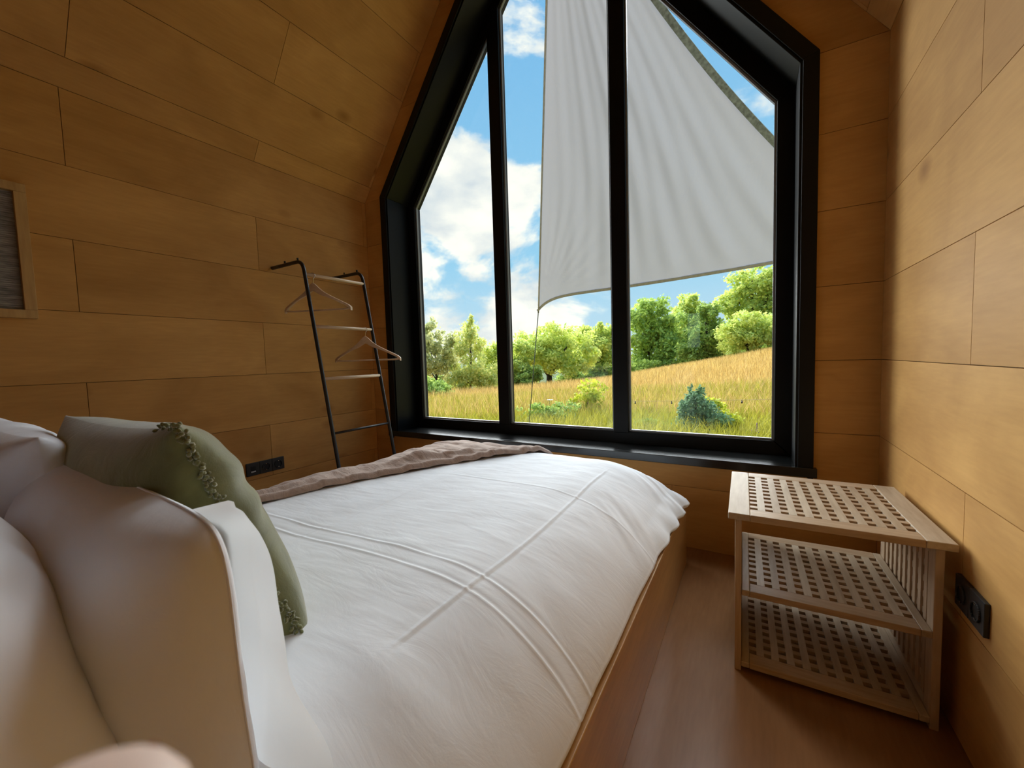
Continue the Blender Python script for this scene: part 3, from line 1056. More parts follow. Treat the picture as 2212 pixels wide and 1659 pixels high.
def hanger(name, loc, yaw, label):
    """hook at the origin of the rung; shoulders along local x"""
    t = empty(name, loc, yaw)
    tag(t, label, 'hanger', 'wooden clothes hangers on the rack')
    W = 0.215
    # wooden yoke: arched bar of changing depth
    n = 33
    up, lo = [], []
    for i in range(n):
        u = -1 + 2 * i / (n - 1)
        a = abs(u)
        yc = -0.085 - 0.105 * (a ** 1.15) + 0.018 * math.exp(-(a / 0.16) ** 2)
        if a > 0.9: yc -= 0.10 * (a - 0.9)
        half = 0.008 + 0.016 * math.exp(-(a / 0.28) ** 2) + (0.003 if a > 0.93 else 0)
        up.append((u * W, yc + half)); lo.append((u * W, yc - half))
    poly_v, poly_f = [], []
    for (x, z1), (_, z0) in zip(up, lo):
        dep = 0.012 + 0.010 * (abs(x) / W) ** 2
        bend = 0.035 * (abs(x) / W) ** 2
        poly_v += [(x, -dep / 2 + bend, z0), (x, dep / 2 + bend, z0), (x, dep / 2 + bend, z1), (x, -dep / 2 + bend, z1)]
    for i in range(n - 1):
        for k in range(4):
            poly_f.append((i * 4 + k, i * 4 + (k + 1) % 4, (i + 1) * 4 + (k + 1) % 4, (i + 1) * 4 + k))
    poly_f += [(0, 1, 2, 3), ((n - 1) * 4 + 3, (n - 1) * 4 + 2, (n - 1) * 4 + 1, (n - 1) * 4)]
    MB().add(poly_v, poly_f).build('yoke', M['hanger'], t, bevel=0.003)
    pts = [(-W * 0.97, 0.03, -0.196)] + [(W * 0.97 * u, 0.03, -0.200) for u in (-0.8, -0.4, 0, 0.4, 0.8)] + [(W * 0.97, 0.03, -0.196)]
    MB().tube(pts, 0.005, 8).build('trouser_bar', M['hanger'], t, True)
    hk = [(0, 0, -0.065), (0, 0, -0.045)] + [(0.0155 * math.sin(a) * 1.0, 0, -0.0065 - 0.0155 * math.cos(a) * 1.0 + 0.004) for a in [math.radians(d) for d in range(20, 300, 20)]]
    MB().tube(hk, 0.0018, 8).build('hook', M['steel'], t, True)
    return t


hanger('clothes_hanger', (rail_x(RUNG_Z[0]), 1.470, RUNG_Z[0]), math.radians(22), 'pale wooden clothes hanger on the top rung of the black rack')
hanger('clothes_hanger', (rail_x(RUNG_Z[1]), 1.775, RUNG_Z[1]), math.radians(30), 'pale wooden clothes hanger on the second rung of the black rack')

# ------------------------------------------------------------------ letter board on the left wall
lb = empty('letter_board', (XL, 0.22, 1.47))
tag(lb, 'grey ribbed felt letter board in a light oak frame on the left wall', 'letter board')
LY0, LY1, LZ0, LZ1, LW = 0.02, 0.446, 1.203, 1.737, 0.034
for (a, b, c_, d_) in ((LY0, LY1, LZ0, LZ0 + LW), (LY0, LY1, LZ1 - LW, LZ1), (LY0, LY0 + LW, LZ0 + LW, LZ1 - LW), (LY1 - LW, LY1, LZ0 + LW, LZ1 - LW)):
    child(MB().box(XL, XL + 0.030, a, b, c_, d_).build('frame_bar', M['frame'], bevel=0.002), lb)
mb = MB()
mb.box(XL, XL + 0.008, LY0 + LW, LY1 - LW, LZ0 + LW, LZ1 - LW)
nr = 58
for i in range(nr):
    zc = LZ0 + LW + (LZ1 - LZ0 - 2 * LW) * (i + 0.5) / nr
    mb.box(XL + 0.008, XL + 0.011, LY0 + LW, LY1 - LW, zc - 0.0026, zc + 0.0026)
fo = mb.build('felt_face', M['felt'], None)
child(fo, lb)


# ------------------------------------------------------------------ sockets
def disc(mb, cx, cy, r, h0, h1, fn, n=24):
    return mb.prism([(cx + r * math.cos(2 * math.pi * i / n), cy + r * math.sin(2 * math.pi * i / n)) for i in range(n)], h0, h1, fn)


def ring(mb, cx, cy, r0, r1, h0, h1, fn, n=28):
    for i in range(n):
        a, b = 2 * math.pi * i / n, 2 * math.pi * (i + 1) / n
        mb.prism([(cx + r0 * math.cos(a), cy + r0 * math.sin(a)), (cx + r1 * math.cos(a), cy + r1 * math.sin(a)),
                  (cx + r1 * math.cos(b), cy + r1 * math.sin(b)), (cx + r0 * math.cos(b), cy + r0 * math.sin(b))], h0, h1, fn)
    return mb


def schuko(parent, cx, cz, fn):
    o = MB(); ring(o, cx, cz, 0.0195, 0.0225, 0.009, 0.0135, fn); child(o.build('socket_rim', M['plastic'], None, True), parent)
    o = MB(); disc(o, cx, cz, 0.0195, 0.0085, 0.0095, fn); child(o.build('socket_well', M['plastic_dark'], None), parent)
    for dx in (-0.0095, 0.0095):
        o = MB(); disc(o, cx + dx, cz, 0.0025, 0.0095, 0.0100, fn, 10); child(o.build('pin_hole', M['plastic'], None), parent)
    for dz in (-0.018, 0.018):
        o = MB().prism([(cx - 0.003, cz + dz - 0.002), (cx + 0.003, cz + dz - 0.002), (cx + 0.003, cz + dz + 0.002), (cx - 0.003, cz + dz + 0.002)], 0.0095, 0.0128, fn)
        child(o.build('earth_clip', M['steel'], None), parent)


def fL(a, b, h): return (XL + h, a, b)
def fR(a, b, h): return (XR - h, a, b)


so = empty('socket_outlet', (XL, 1.302, 0.376))
tag(so, 'black triple socket outlet low on the left wall', 'socket')
for i, cy in enumerate((1.228, 1.302, 1.376)):
    o = MB().prism([(cy - 0.0365, 0.338), (cy + 0.0365, 0.338), (cy + 0.0365, 0.414), (cy - 0.0365, 0.414)], 0.0, 0.009, fL)
    plate = child(o.build('cover_plate', M['plastic'], None, bevel=0.002), so)
    if i:
        schuko(plate, cy, 0.376, fL)
    else:
        o = MB().prism([(cy - 0.014, 0.366), (cy + 0.014, 0.366), (cy + 0.014, 0.394), (cy - 0.014, 0.394)], 0.009, 0.0098, fL)
        child(o.build('data_port', M['plastic_dark'], None), plate)
        o = MB().prism([(cy - 0.013, 0.358), (cy + 0.013, 0.358), (cy + 0.013, 0.366), (cy - 0.013, 0.366)], 0.009, 0.0125, fL)
        child(o.build('port_label', plain('grey_port_cover', (0.45, 0.47, 0.48), 0.35), None, bevel=0.001), plate)
so2 = empty('socket_outlet', (XR, 1.315, 0.378))
tag(so2, 'black double socket outlet low on the right wall behind the side table', 'socket')
for cy in (1.280, 1.354):
    o = MB().prism([(cy - 0.0365, 0.340), (cy + 0.0365, 0.340), (cy + 0.0365, 0.418), (cy - 0.0365, 0.418)], 0.0, 0.010, fR)
    plate = child(o.build('cover_plate', M['plastic'], None, bevel=0.002), so2)
    schuko(plate, cy, 0.379, fR)

# ------------------------------------------------------------------ the land outside
GROUND = -0.5


def land_z(x, y):
    s = smooth01((np.asarray(y, float) - 6.0) / 26.0)
    lift = 0.172 * (np.asarray(x, float) + 8.0)
    lift = np.where(lift < 0, lift * 0.85, lift)
    lift = np.clip(lift, -3.2, 4.0) - 0.30
    yy = np.asarray(y, float)
    return GROUND + s * lift + 0.035 * np.clip(yy - 58, 0, 120) + 0.03 * np.sin(0.7 * np.asarray(x, float) + 0.4 * np.asarray(y, float))


gxs = np.concatenate([np.linspace(-120, -40, 18)[:-1], np.linspace(-40, 30, 90), np.linspace(30, 110, 18)[1:]])
gys = np.concatenate([np.linspace(-90, 0, 16)[:-1], np.linspace(0, 70, 90), np.linspace(70, 260, 16)[1:]])
GX, GY = np.meshgrid(gxs, gys, indexing='ij')
ground = np_mesh('ground', np.stack([GX, GY, land_z(GX, GY)], -1).reshape(-1, 3), grid_faces(len(gxs), len(gys)), ground_mat())
tag(ground, 'meadow ground rising to a low hill outside the window', kind='structure')


def blades(n, az0, az1, r0, r1, h0, h1, width, lean, rpow=1.0, reject=lambda x, y: y > 2.9):
    az = nrng.uniform(az0, az1, n)
    r = r0 + (r1 - r0) * nrng.random(n) ** rpow
    x, y = r * np.sin(az), r * np.cos(az)
    if reject is not None:
        keep = reject(x, y)
        x, y, r = x[keep], y[keep], r[keep]
    m = len(x)
    z = land_z(x, y) - 0.02
    h = nrng.uniform(h0, h1, m)
    w = width * (0.6 + 0.8 * nrng.random(m)) * (0.6 + r / 12.0)
    a = nrng.uniform(0, 2 * np.pi, m)
    la = nrng.uniform(0, 2 * np.pi, m)
    ln = h * lean * nrng.random(m)
    b0 = np.stack([x - w * np.cos(a), y - w * np.sin(a), z], 1)
    b1 = np.stack([x + w * np.cos(a), y + w * np.sin(a), z], 1)
    mx, my = ln * np.cos(la), ln * np.sin(la)
    m0 = np.stack([x - 0.7 * w * np.cos(a) + 0.3 * mx, y - 0.7 * w * np.sin(a) + 0.3 * my, z + 0.6 * h], 1)
    m1 = np.stack([x + 0.7 * w * np.cos(a) + 0.3 * mx, y + 0.7 * w * np.sin(a) + 0.3 * my, z + 0.6 * h], 1)
    t0 = np.stack([x + mx, y + my, z + h], 1)
    V = np.stack([b0, b1, m1, m0, t0], 1).reshape(-1, 3)
    i = np.arange(m) * 5
    tri = np.concatenate([np.stack([i, i + 1, i + 2], 1), np.stack([i, i + 2, i + 3], 1), np.stack([i + 3, i + 2, i + 4], 1)])
    return V, tri


M['dry'] = leaf_mat('dry_meadow_grass', (0.36, 0.22, 0.055), (0.82, 0.57, 0.20), 0.4)
M['fresh'] = leaf_mat('fresh_green_grass', (0.24, 0.24, 0.02), (0.55, 0.48, 0.06), 0.4)
D2R = math.pi / 180
V, Tt = blades(130000, -66 * D2R, 22 * D2R, 9.0, 52, 0.30, 0.58, 0.0045, 0.5, 1.15)
tag(np_mesh('dry_grass', V, Tt, M['dry'], None, False), 'tall golden dry grass of the hill meadow', 'grass', kind='stuff')
V, Tt = blades(80000, -66 * D2R, 24 * D2R, 3.6, 14.5, 0.22, 0.50, 0.0055, 0.7, 0.9)
tag(np_mesh('green_grass', V, Tt, M['fresh'], None, False), 'fresh green grass near the house under the window', 'grass', kind='stuff')


# ------------------------------------------------------------------ trees and shrubs
def pix(px, py, r):
    """point on the ray of a photograph pixel at horizontal distance r"""
    a, b = (px - 1106.0) / F_PX, (py - 829.5) / F_PX
    d = CR * a + CD * b + CF
    return CAM + d * (r / math.hypot(d.x, d.y))


def leaf_cloud(blobs, n, size, seed, droop=0.0):
    """blobs: (centre, radii, weight); leaves as small quads, denser towards the skin"""
    rg = np.random.default_rng(seed)
    sub = []
    for c_, rad_, wt in blobs:
        for _ in range(20):
            d = rg.normal(size=3); d /= np.linalg.norm(d)
            q = rg.uniform(0.45, 1.12)
            f = rg.uniform(0.18, 0.42)
            sub.append((np.array(c_) + d * q * np.array(rad_), np.array(rad_) * f, wt))
        sub.append((np.array(c_), np.array(rad_) * 0.7, wt * 0.6))
    blobs = sub
    w = np.array([b[2] * np.prod(b[1]) ** 0.67 for b in blobs]); w = w / w.sum()
    pick = rg.choice(len(blobs), n, p=w)
    C = np.array([b[0] for b in blobs])[pick]; Rr = np.array([b[1] for b in blobs])[pick]
    d = rg.normal(size=(n, 3)); d /= np.linalg.norm(d, axis=1)[:, None]
    rad = rg.random(n) ** 0.33 * (1 + 0.10 * rg.normal(size=n))
    # clumps
    cl = np.sin(d[:, 0] * 7 + pick) * np.sin(d[:, 1] * 8 + 2 * pick) * np.sin(d[:, 2] * 7)
    rad = rad * (1 + 0.16 * cl)
    P = C + d * rad[:, None] * Rr
    nrm = rg.normal(size=(n, 3)) + d * 0.8 + np.array([0, 0, 0.5]); nrm /= np.linalg.norm(nrm, axis=1)[:, None]
    t = np.cross(nrm, rg.normal(size=(n, 3))); t /= np.linalg.norm(t, axis=1)[:, None]
    t[:, 2] -= droop; t /= np.linalg.norm(t, axis=1)[:, None]
    b = np.cross(nrm, t)
    s = size * (0.6 + 0.8 * rg.random(n))[:, None]
    V = np.stack([P - t * s, P + b * s * 0.55, P + t * s, P - b * s * 0.55], 1).reshape(-1, 3)
    i = np.arange(n) * 4
    return V, np.stack([i, i + 1, i + 2, i + 3], 1)


def plant(name, cat, label, base, blobs, n, size, mat, seed, trunk=None, group=None, droop=0.0, tr=0.12):
    t = empty(name, base)
    tag(t, label, cat, group)
    V, Q = leaf_cloud(blobs, n, size, seed, droop)
    V = V - np.array(base)
    np_mesh('foliage', V, Q, mat, t, False)
    if trunk:
        for path, ra, rb in trunk:
            pts = [Vector(p) - Vector(base) for p in path]
            k_ = len(pts)
            MB().tube(pts, [ra + (rb - ra) * i / (k_ - 1) for i in range(k_)], 9).build('trunk', M['bark'], t, True)
    return t


M['leaf_apple'] = leaf_mat('apple_leaves', (0.450, 0.575, 0.135), (0.900, 0.900, 0.261))
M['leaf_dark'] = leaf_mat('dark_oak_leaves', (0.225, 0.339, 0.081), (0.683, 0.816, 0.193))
M['leaf_mid'] = leaf_mat('mid_green_leaves', (0.365, 0.495, 0.117), (0.900, 0.900, 0.258))
M['leaf_bright'] = leaf_mat('bright_green_leaves', (0.200, 0.316, 0.075), (0.500, 0.614, 0.145))
M['leaf_birch'] = leaf_mat('birch_leaves', (0.432, 0.542, 0.130), (0.950, 0.883, 0.332))
M['leaf_willow'] = leaf_mat('grey_willow_leaves', (0.302, 0.341, 0.119), (0.897, 0.870, 0.468))
M['leaf_yellow'] = leaf_mat('yellow_green_leaves', (0.36, 0.42, 0.02), (0.72, 0.72, 0.08))
M['leaf_blue'] = leaf_mat('blue_green_needles', (0.07, 0.17, 0.09), (0.28, 0.44, 0.22))


def px_tree(name, cat, label, px, py_base, r, shapes, n, size, mat, seed, trunk_h=0.35, group=None, fork=False, droop=0.0, tr=0.12, flat=None):
    """shapes: (px, py, radius_px_x, radius_px_y); placed on the ground under its own foot"""
    foot = pix(px, py_base, r)
    base = Vector((foot.x, foot.y, float(land_z(foot.x, foot.y))))
    blobs = []
    dist = math.hypot(base.x, base.y)
    # perspective scale at this distance
    fwd = (Vector((base.x, base.y, base.z)) - CAM).dot(CF)
    sc = fwd / F_PX
    gk = 1.45 if r < 12 else 1.12
    for (sx, sy, rx, ry) in shapes:
        rx, ry = rx * gk, ry * gk
        c_ = pix(sx, sy, r)
        blobs.append(((c_.x, c_.y, c_.z), (rx * sc, (flat or min(rx, ry * 1.3)) * sc, ry * sc), 1.0))
    top = max(b[0][2] for b in blobs)
    cen = Vector(blobs[0][0])
    paths = []
    if fork:
        f0 = base.lerp(Vector((base.x, base.y, cen.z)), 0.36)
        paths = [([base - Vector((0, 0, 0.1)), f0], tr * 1.15, tr * 0.95),
                 ([f0, f0 + Vector((-0.45, -0.1, 0.55)), f0 + Vector((-1.25, -0.1, 0.85)), f0 + Vector((-1.9, 0, 1.3))], tr * 0.85, tr * 0.3),
                 ([f0, f0 + Vector((0.35, 0.1, 0.5)), f0 + Vector((0.75, 0.1, 1.1)), f0 + Vector((1.3, 0.1, 1.9))], tr * 0.85, tr * 0.3),
                 ([f0 + Vector((0.2, 0, 0.3)), f0 + Vector((0.1, 0.1, 1.2)), f0 + Vector((0.0, 0.1, 2.2))], tr * 0.5, tr * 0.2)]
    else:
        paths = [([base - Vector((0, 0, 0.1)), base.lerp(cen, 0.5), Vector((cen.x, cen.y, (cen.z + top) / 2 + 0.2))], tr, tr * 0.4)]
        for k_, b in enumerate(blobs[1:4]):
            m_ = base.lerp(cen, 0.45)
            paths.append(([m_, m_.lerp(Vector(b[0]), 0.5) + Vector((0, 0, 0.1)), Vector(b[0])], tr * 0.5, tr * 0.2))
    return plant(name, cat, label, tuple(base), blobs, n, size, mat, seed, paths, group, droop)


G1 = 'trees along the meadow edge'
px_tree('willow_shrub', 'shrub', 'grey-green willowy shrub at the left end of the tree line', 945, 845, 25,
        [(940, 775, 42, 45), (925, 735, 26, 34), (965, 750, 24, 36), (905, 770, 30, 50)], 7500, 0.10, M['leaf_willow'], 41, group=G1, tr=0.07, droop=0.4)
px_tree('birch', 'tree', 'pointed young birch between the grey willowy shrub and the apple tree', 1015, 850, 24,
        [(1018, 800, 44, 42), (1020, 745, 28, 38), (1018, 712, 13, 26), (995, 820, 26, 24), (1045, 815, 28, 28), (1017, 690, 5, 14)], 8500, 0.085, M['leaf_birch'], 42, group=G1, tr=0.08, droop=0.8)
px_tree('hedge_bush', 'bush', 'broad leafy bush filling the gap between birch and apple tree', 1085, 845, 26,
        [(1070, 790, 34, 42), (1105, 800, 36, 34), (1130, 770, 26, 30), (1085, 760, 24, 24)], 6500, 0.11, M['leaf_mid'], 43, group=G1, tr=0.07)
px_tree('low_bush', 'bush', 'bright low bush at the foot of the apple tree', 1130, 838, 25,
        [(1125, 820, 36, 20), (1150, 812, 24, 20)], 3200, 0.10, M['leaf_bright'], 44, group=G1, tr=0.05)
px_tree('apple_tree', 'tree', 'old apple tree with dark forked trunk standing in the meadow', 1187, 832, 28,
        [(1195, 755, 62, 40), (1148, 762, 40, 34), (1238, 765, 40, 36), (1195, 725, 44, 24), (1268, 778, 26, 26), (1225, 792, 24, 12), (1190, 705, 10, 12)],
        11500, 0.115, M['leaf_apple'], 45, fork=True, group=G1, tr=0.20)
px_tree('orchard_tree', 'tree', 'dense tree rising behind the right side of the apple tree', 1290, 815, 40,
        [(1285, 745, 44, 38), (1260, 728, 28, 24), (1312, 735, 32, 36), (1300, 780, 36, 30)], 7500, 0.17, M['leaf_mid'], 46, group=G1, tr=0.18)
px_tree('oak', 'tree', 'dark green oak at the low end of the hill crest', 1405, 805, 46,
        [(1405, 720, 52, 52), (1385, 690, 34, 34), (1430, 690, 34, 36), (1375, 745, 32, 42), (1440, 750, 40, 42), (1385, 785, 48, 22), (1415, 668, 24, 18)],
        11000, 0.19, M['leaf_dark'], 47, group=G1, tr=0.28)
px_tree('ash', 'tree', 'mid green tree with rounded top beside the dark oak', 1480, 790, 50,
        [(1480, 690, 40, 42), (1495, 660, 26, 22), (1465, 730, 40, 46), (1510, 700, 30, 44), (1480, 765, 40, 24)], 9000, 0.20, M['leaf_mid'], 48, group=G1, tr=0.25)
px_tree('lime_tree', 'tree', 'bright light green tree at the middle of the hill crest', 1530, 785, 42,
        [(1525, 715, 36, 40), (1545, 740, 36, 36), (1505, 745, 30, 34), (1530, 680, 24, 24), (1515, 770, 36, 20)], 8500, 0.15, M['leaf_bright'], 49, group=G1, tr=0.16)
px_tree('tall_oak', 'tree', 'tallest open-crowned tree behind the upper hill crest', 1625, 760, 56,
        [(1625, 630, 50, 34), (1590, 640, 38, 28), (1660, 640, 46, 46), (1625, 605, 40, 22), (1670, 605, 40, 26), (1570, 660, 30, 24), (1690, 680, 40, 50), (1640, 690, 36, 30)],
        12000, 0.21, M['leaf_mid'], 50, group=G1, tr=0.30)
px_tree('plum_tree', 'tree', 'round pale green tree with short thin trunk on the hill crest', 1618, 770, 38,
        [(1610, 722, 50, 34), (1640, 730, 44, 32), (1580, 735, 36, 30), (1615, 695, 34, 20), (1655, 710, 34, 30)], 9500, 0.13, M['leaf_apple'], 51, group=G1, tr=0.12)
px_tree('crest_tree', 'tree', 'leafy tree at the right end of the hill crest by the window edge', 1720, 750, 40,
        [(1725, 690, 60, 46), (1760, 660, 50, 50), (1700, 715, 40, 30)], 7000, 0.16, M['leaf_mid'], 52, group=G1, tr=0.2)
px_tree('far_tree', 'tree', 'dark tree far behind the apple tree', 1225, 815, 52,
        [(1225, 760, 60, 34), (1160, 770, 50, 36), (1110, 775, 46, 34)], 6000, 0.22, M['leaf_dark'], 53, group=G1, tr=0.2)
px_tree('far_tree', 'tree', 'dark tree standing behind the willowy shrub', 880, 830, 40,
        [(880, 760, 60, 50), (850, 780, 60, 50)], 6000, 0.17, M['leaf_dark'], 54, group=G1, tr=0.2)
UNDER = ('under the grey willowy shrub', 'between the willowy shrub and the birch', 'between the birch and the broad leafy bush',
         'under the broad leafy bush by the apple tree', 'behind the apple tree trunk', 'under the outer branches of the apple tree',
         'at the foot of the dense tree behind the apple tree', 'between the dense tree and the dark oak', 'under the dark oak',
         'between the dark oak and the round-topped tree', 'under the round-topped tree', 'under the bright light green tree',
         'between the bright tree and the pale round tree', 'at the trunk of the pale round tree')
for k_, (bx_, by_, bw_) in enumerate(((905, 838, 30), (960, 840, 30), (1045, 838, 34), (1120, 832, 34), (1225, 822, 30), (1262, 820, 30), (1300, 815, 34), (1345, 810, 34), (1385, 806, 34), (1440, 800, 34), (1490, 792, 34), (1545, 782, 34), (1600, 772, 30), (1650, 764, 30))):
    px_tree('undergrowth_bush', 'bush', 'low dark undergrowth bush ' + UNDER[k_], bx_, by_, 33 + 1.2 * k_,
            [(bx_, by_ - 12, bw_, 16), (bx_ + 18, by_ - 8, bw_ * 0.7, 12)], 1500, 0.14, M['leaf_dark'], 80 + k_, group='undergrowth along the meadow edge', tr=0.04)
G2 = 'plants in front of the meadow'
px_tree('reed_bush', 'bush', 'bright green feathery bush in front of the willowy shrub', 940, 868, 17,
        [(935, 850, 30, 22), (955, 855, 24, 18), (915, 850, 24, 26)], 4200, 0.07, M['leaf_bright'], 61, group=G2, tr=0.02, droop=-0.8)
px_tree('thuja', 'shrub', 'dense blue-green conical shrub near the window', 1500, 945, 7.6,
        [(1505, 915, 34, 34), (1505, 880, 22, 26), (1502, 853, 10, 16), (1480, 930, 24, 24), (1535, 925, 26, 26)], 9000, 0.026, M['leaf_blue'], 62, group=G2, tr=0.02)
px_tree('hawthorn_shrub', 'shrub', 'yellow-green twiggy shrub beside the blue-green conical one', 1560, 945, 7.9,
        [(1552, 905, 24, 26), (1540, 880, 14, 16), (1565, 925, 20, 20)], 2600, 0.030, M['leaf_yellow'], 63, group=G2, tr=0.012)
px_tree('sapling', 'sapling', 'slender yellow-green sapling in front of the hill meadow', 1262, 905, 9.5,
        [(1275, 845, 22, 16), (1265, 868, 24, 14), (1258, 890, 20, 12), (1285, 855, 14, 10)], 1300, 0.040, M['leaf_yellow'], 64, group=G2, tr=0.012)
px_tree('weed_clump', 'plants', 'green leafy weeds below the apple tree', 1185, 915, 8.6,
        [(1180, 895, 34, 16), (1215, 890, 26, 16), (1150, 900, 26, 16), (1200, 910, 44, 14)], 4200, 0.032, M['leaf_bright'], 65, group=G2, tr=0.01)
px_tree('weed_clump', 'plants', 'green leafy weeds left of the blue-green conical shrub', 1410, 930, 7.8,
        [(1400, 920, 40, 14), (1440, 925, 30, 14), (1372, 925, 24, 14)], 3200, 0.026, M['leaf_bright'], 66, group=G2, tr=0.01)

# white umbel and purple spike flowers
M['petal_w'] = plain('white_umbel_petals', (0.85, 0.86, 0.82), 0.7)
M['petal_p'] = plain('purple_petals', (0.20, 0.07, 0.24), 0.7)
M['stem'] = plain('green_stem', (0.12, 0.16, 0.03), 0.8)
c0 = pix(1187, 864, 8.8)
fl_ = empty('umbel_flower', (c0.x, c0.y, float(land_z(c0.x, c0.y))))
tag(fl_, 'white flat-topped umbel flower standing in the green weeds', 'flower')
hz = c0.z - fl_.location.z
MB().tube([(0, 0, 0), (0.02, 0, hz * 0.5), (0, 0, hz)], 0.004, 6).build('stem', M['stem'], fl_, True)
mb = MB()
for i in range(26):
    a, rr = rng.uniform(0, 6.28), 0.075 * math.sqrt(rng.random())
    disc(mb, rr * math.cos(a), rr * math.sin(a), 0.013, hz, hz + 0.008, lambda p, q, h: (p, q, h), 7)
mb.build('umbel', M['petal_w'], fl_)
for k_, (qx, qy) in enumerate(((1635, 925), (1624, 940))):
    c0 = pix(qx, qy, 6.9)
    t = empty('purple_flower', (c0.x, c0.y, float(land_z(c0.x, c0.y))))
    tag(t, ('taller' if k_ == 0 else 'lower') + ' purple flower spike of two in the grass below the right pane', 'flower', 'purple flower spikes')
    hz = c0.z - t.location.z
    MB().tube([(0, 0, 0), (0.01, 0, hz * 0.6), (0, 0, hz)], 0.003, 6).build('stem', M['stem'], t, True)
    mb = MB()
    for i in range(22):
        zz = hz - 0.07 + 0.14 * i / 21
        a = i * 2.4
        q = 0.014 * (1.1 - i / 24)
        mb.tube([(0, 0, zz), (q * math.cos(a), q * math.sin(a), zz + 0.01), (2 * q * math.cos(a), 2 * q * math.sin(a), zz + 0.008)], [0.003, 0.007, 0.002], 5)
    mb.build('petals', M['petal_p'], t, True)

# string of lamps on a wire
pA_, pB_ = pix(1330, 866, 8.4), pix(1800, 858, 7.2)
sl = empty('string_lights', tuple(pA_))
tag(sl, 'thin cord of small dark bulbs strung across the meadow', 'string lights')
wpts = []
for i in range(25):
    t_ = i / 24
    p = pA_.lerp(pB_, t_); p.z -= 0.05 * 4 * t_ * (1 - t_) * 0.4
    wpts.append(p - pA_)
MB().tube(wpts, 0.004, 6).build('cord', plain('pale_cord', (0.45, 0.32, 0.14), 0.7), sl, True)
for i in (3, 8, 12, 16, 21):
    q = wpts[i]
    b_ = MB().tube([q, q + Vector((0, 0, -0.02))], 0.008, 8).build('lamp_holder', M['metal'], sl, True)
    MB().tube([q + Vector((0, 0, -0.02)), q + Vector((0, 0, -0.034)), q + Vector((0, 0, -0.05)), q + Vector((0, 0, -0.058))], [0.006, 0.015, 0.014, 0.004], 10).build('bulb', M['bulb'], b_, True)
for nm, p in (('post', pA_), ('post', pB_)):
    g_ = float(land_z(p.x, p.y))
    MB().tube([(p.x - pA_.x, p.y - pA_.y, g_ - pA_.z - 0.05), (p.x - pA_.x, p.y - pA_.y, 0.04 + p.z - pA_.z)], 0.014, 8).build('post', M['bark'], sl, True)

# ------------------------------------------------------------------ shade sail
sail = empty('shade_sail', (-1.06, 3.6, 2.4))
tag(sail, 'large white triangular shade sail stretched outside the window', 'shade sail')
SA = pix(1163, 672, math.hypot(2.32, 4.6))
SC = pix(1925, 527, math.hypot(0.98, 4.6))
SB = Vector((-1.14, 2.62, 4.42))


def qb(p, c_, q, t):
    return p * ((1 - t) ** 2) + c_ * (2 * t * (1 - t)) + q * (t * t)


def edge_ctrl(p, q, mid):
    """control point so that the curve passes through mid at t = .5"""
    return mid * 2 - (p + q) * 0.5


BC_mid = SB.lerp(SC, 0.5) + Vector((-0.165, 0, -0.03))
cBC = edge_ctrl(SB, SC, BC_mid)


def e_ba(t): return SB.lerp(SA, t)
def e_bc(t): return qb(SB, cBC, SC, t)
def e_ac(s): return SA.lerp(SC, s) + Vector((0, 0, 0.175 * (1 - math.exp(-s / 0.055)) * math.exp(-s / 0.42)))


ns, nt = 120, 120
nS = (SA - SB).cross(SC - SB).normalized()
vs = []
for i in range(ns):
    s = i / (ns - 1)
    for j in range(nt):
        t = 0.02 + 0.98 * j / (nt - 1)
        ba, bc, ac = e_ba(t), e_bc(t), e_ac(s)
        p = ba * (1 - s) + bc * s + (ac - (SA * (1 - s) + SC * s)) * t
        env = math.sin(math.pi * s) ** 0.7
        wv = 0.014 * math.sin(38 * s + 4 * t + 2 * math.sin(5 * t)) * t * env + 0.010 * math.sin(83 * s + 9 * t + 2 * math.sin(7 * t + 3 * s)) * t * env
        wv += 0.018 * math.sin(9 * s + 3) * math.sin(3 * t) * env
        # tension folds running from the low corner
        dA = math.hypot(s, 1 - t)
        wv += 0.012 * math.sin(40 * math.atan2(s, 1 - t + 0.02)) * math.exp(-(dA / 0.25) ** 2) * min(1, dA * 12)
        wv *= min(1.0, (1 - t) * 14) * 0.9 + 0.1
        vs.append(p + nS * wv)
V = np.array([tuple(v - sail.location) for v in vs])
np_mesh('sail_cloth', V, grid_faces(ns, nt), M['sail'], sail)
for nm, fn in (('hem', e_bc), ('hem', e_ac), ('hem', e_ba)):
    inner = SA * (1 / 3) + SB * (1 / 3) + SC * (1 / 3)
    n = 90
    vv = []
    for i in range(n):
        t = i / (n - 1)
        p = fn(t)
        tg = (fn(min(1, t + .01)) - fn(max(0, t - .01))).normalized()
        side = nS.cross(tg).normalized()
        if side.dot(inner - p) < 0: side = -side
        wd = {e_ba: 0.008, e_bc: 0.045, e_ac: 0.026}[fn]
        for q in (p - side * 0.004 - nS * 0.012, p + side * wd - nS * 0.010, p + side * wd + nS * 0.010, p - side * 0.004 + nS * 0.012):
            vv.append(tuple(q - sail.location))
    ff = [(4 * i + k, 4 * i + (k + 1) % 4, 4 * i + 4 + (k + 1) % 4, 4 * i + 4 + k) for i in range(n - 1) for k in range(4)]
    mesh_obj('hem', vv, ff, M['hem'] if fn is e_bc else M['hem_pale'], sail, False)
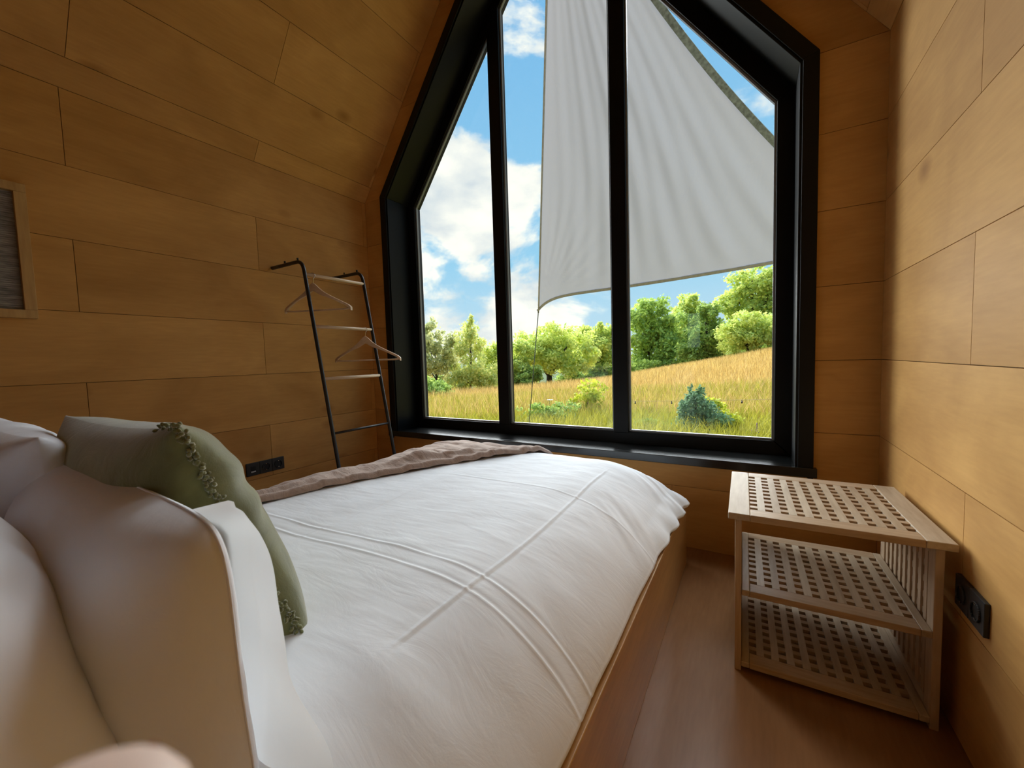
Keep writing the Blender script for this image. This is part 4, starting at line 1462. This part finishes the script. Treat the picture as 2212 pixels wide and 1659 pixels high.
# guy ropes and anchors
foot = pix(1143, 915, math.hypot(2.6, 4.95))
dirv = (foot - SA).normalized()
gz = GROUND
k_ = (gz - SA.z) / dirv.z
ropeA = SA + dirv * k_
MB().tube([SA - sail.location, ropeA - sail.location], 0.006, 8).build('guy_rope', M['rope'], sail, True)
ropeC = Vector((SC.x + 0.5, SC.y + 0.7, float(land_z(SC.x + 0.5, SC.y + 0.7))))
MB().tube([SC - sail.location, ropeC - sail.location], 0.006, 8).build('guy_rope', M['rope'], sail, True)
MB().tube([SB - sail.location, Vector((-1.06, YW + 0.26, RIDGE + 0.3)) - sail.location], 0.006, 8).build('guy_rope', M['rope'], sail, True)
for q in (SA, SB, SC):
    MB().tube([q - sail.location + Vector((0, 0, 0.02)), q - sail.location - Vector((0, 0, 0.02))], 0.010, 8).build('knot', M['rope'], sail, True)

# ------------------------------------------------------------------ hand holding the camera
def cpt(rt, up, fw):
    """point from camera-relative metres: right, up, forward"""
    return CAM + CR * rt - CD * up + CF * fw


hand = empty('hand', tuple(cpt(-0.05, -0.15, 0.02)))
tag(hand, 'hand of the person holding the camera, fingertip in view', 'hand')
# skeleton as a skinned chain: forearm, wrist, palm, five fingers
HV, HE, HR = [], [], []


def hp(rt, up, fw, rad, prev=None):
    HV.append(cpt(rt, up, fw) - hand.location); HR.append(rad)
    if prev is not None: HE.append((prev, len(HV) - 1))
    return len(HV) - 1


pw = hp(-0.075, -0.190, -0.035, 0.026)
fa_ = hp(-0.11, -0.29, -0.10, 0.031, pw)
hp(-0.15, -0.40, -0.17, 0.036, fa_)
pm = hp(-0.066, -0.150, -0.012, 0.024, pw)
for j, (ox, lens, tip) in enumerate(((0.0, 1.0, None), (-0.018, 1.0, None), (-0.035, 0.95, None), (-0.051, 0.85, None))):
    if j == 0:      # index finger, its tip just inside the lower left of the view
        a = hp(-0.054, -0.118, 0.008, 0.0105, pm)
        b = hp(-0.0480, -0.084, 0.028, 0.0105, a)
        c_ = hp(-0.0470, -0.0600, 0.0395, 0.0110, b)
        e_ = hp(-0.0445, -0.0470, 0.0425, 0.0104, c_)
        hp(-0.0438, -0.0425, 0.0430, 0.0088, e_)
    else:           # the others curl below the phone
        a = hp(-0.052 + ox, -0.122 - 0.006 * j, 0.016, 0.0105, pm)
        b = hp(-0.052 + ox, -0.128 - 0.005 * j, 0.052 * lens, 0.0092, a)
        c_ = hp(-0.050 + ox, -0.150 - 0.004 * j, 0.060 * lens, 0.0082, b)
        hp(-0.049 + ox, -0.165 - 0.004 * j, 0.046 * lens, 0.0072, c_)
a = hp(-0.040, -0.172, -0.020, 0.0125, pw)
b = hp(-0.018, -0.150, -0.018, 0.0105, a)
hp(-0.004, -0.128, -0.016, 0.0088, b)
me = bpy.data.meshes.new('hand_skin')
me.from_pydata([tuple(v) for v in HV], HE, [])
me.materials.append(M['skin'])
ho = bpy.data.objects.new('hand_skin', me); link(ho); ho.parent = hand
sk = ho.modifiers.new('skin', 'SKIN')
sk.use_smooth_shade = True
for i, rr in enumerate(HR):
    me.skin_vertices[0].data[i].radius = (rr, rr)
me.skin_vertices[0].data[0].use_root = True
sb = ho.modifiers.new('sub', 'SUBSURF'); sb.levels = 2; sb.render_levels = 2
nl = MB()
tip = cpt(-0.0455, -0.0500, 0.0515) - hand.location
nn = [tip + CR * (0.0035 * math.cos(a)) - CD * (0.0045 * math.sin(a)) + CF * (-0.0012 * abs(math.cos(a))) for a in [i * math.pi / 8 for i in range(16)]]
nl.add(nn + [tip + CF * 0.0008], [(i, (i + 1) % 16, 16) for i in range(16)])
nl.build('finger_nail', M['nail'], hand, True)
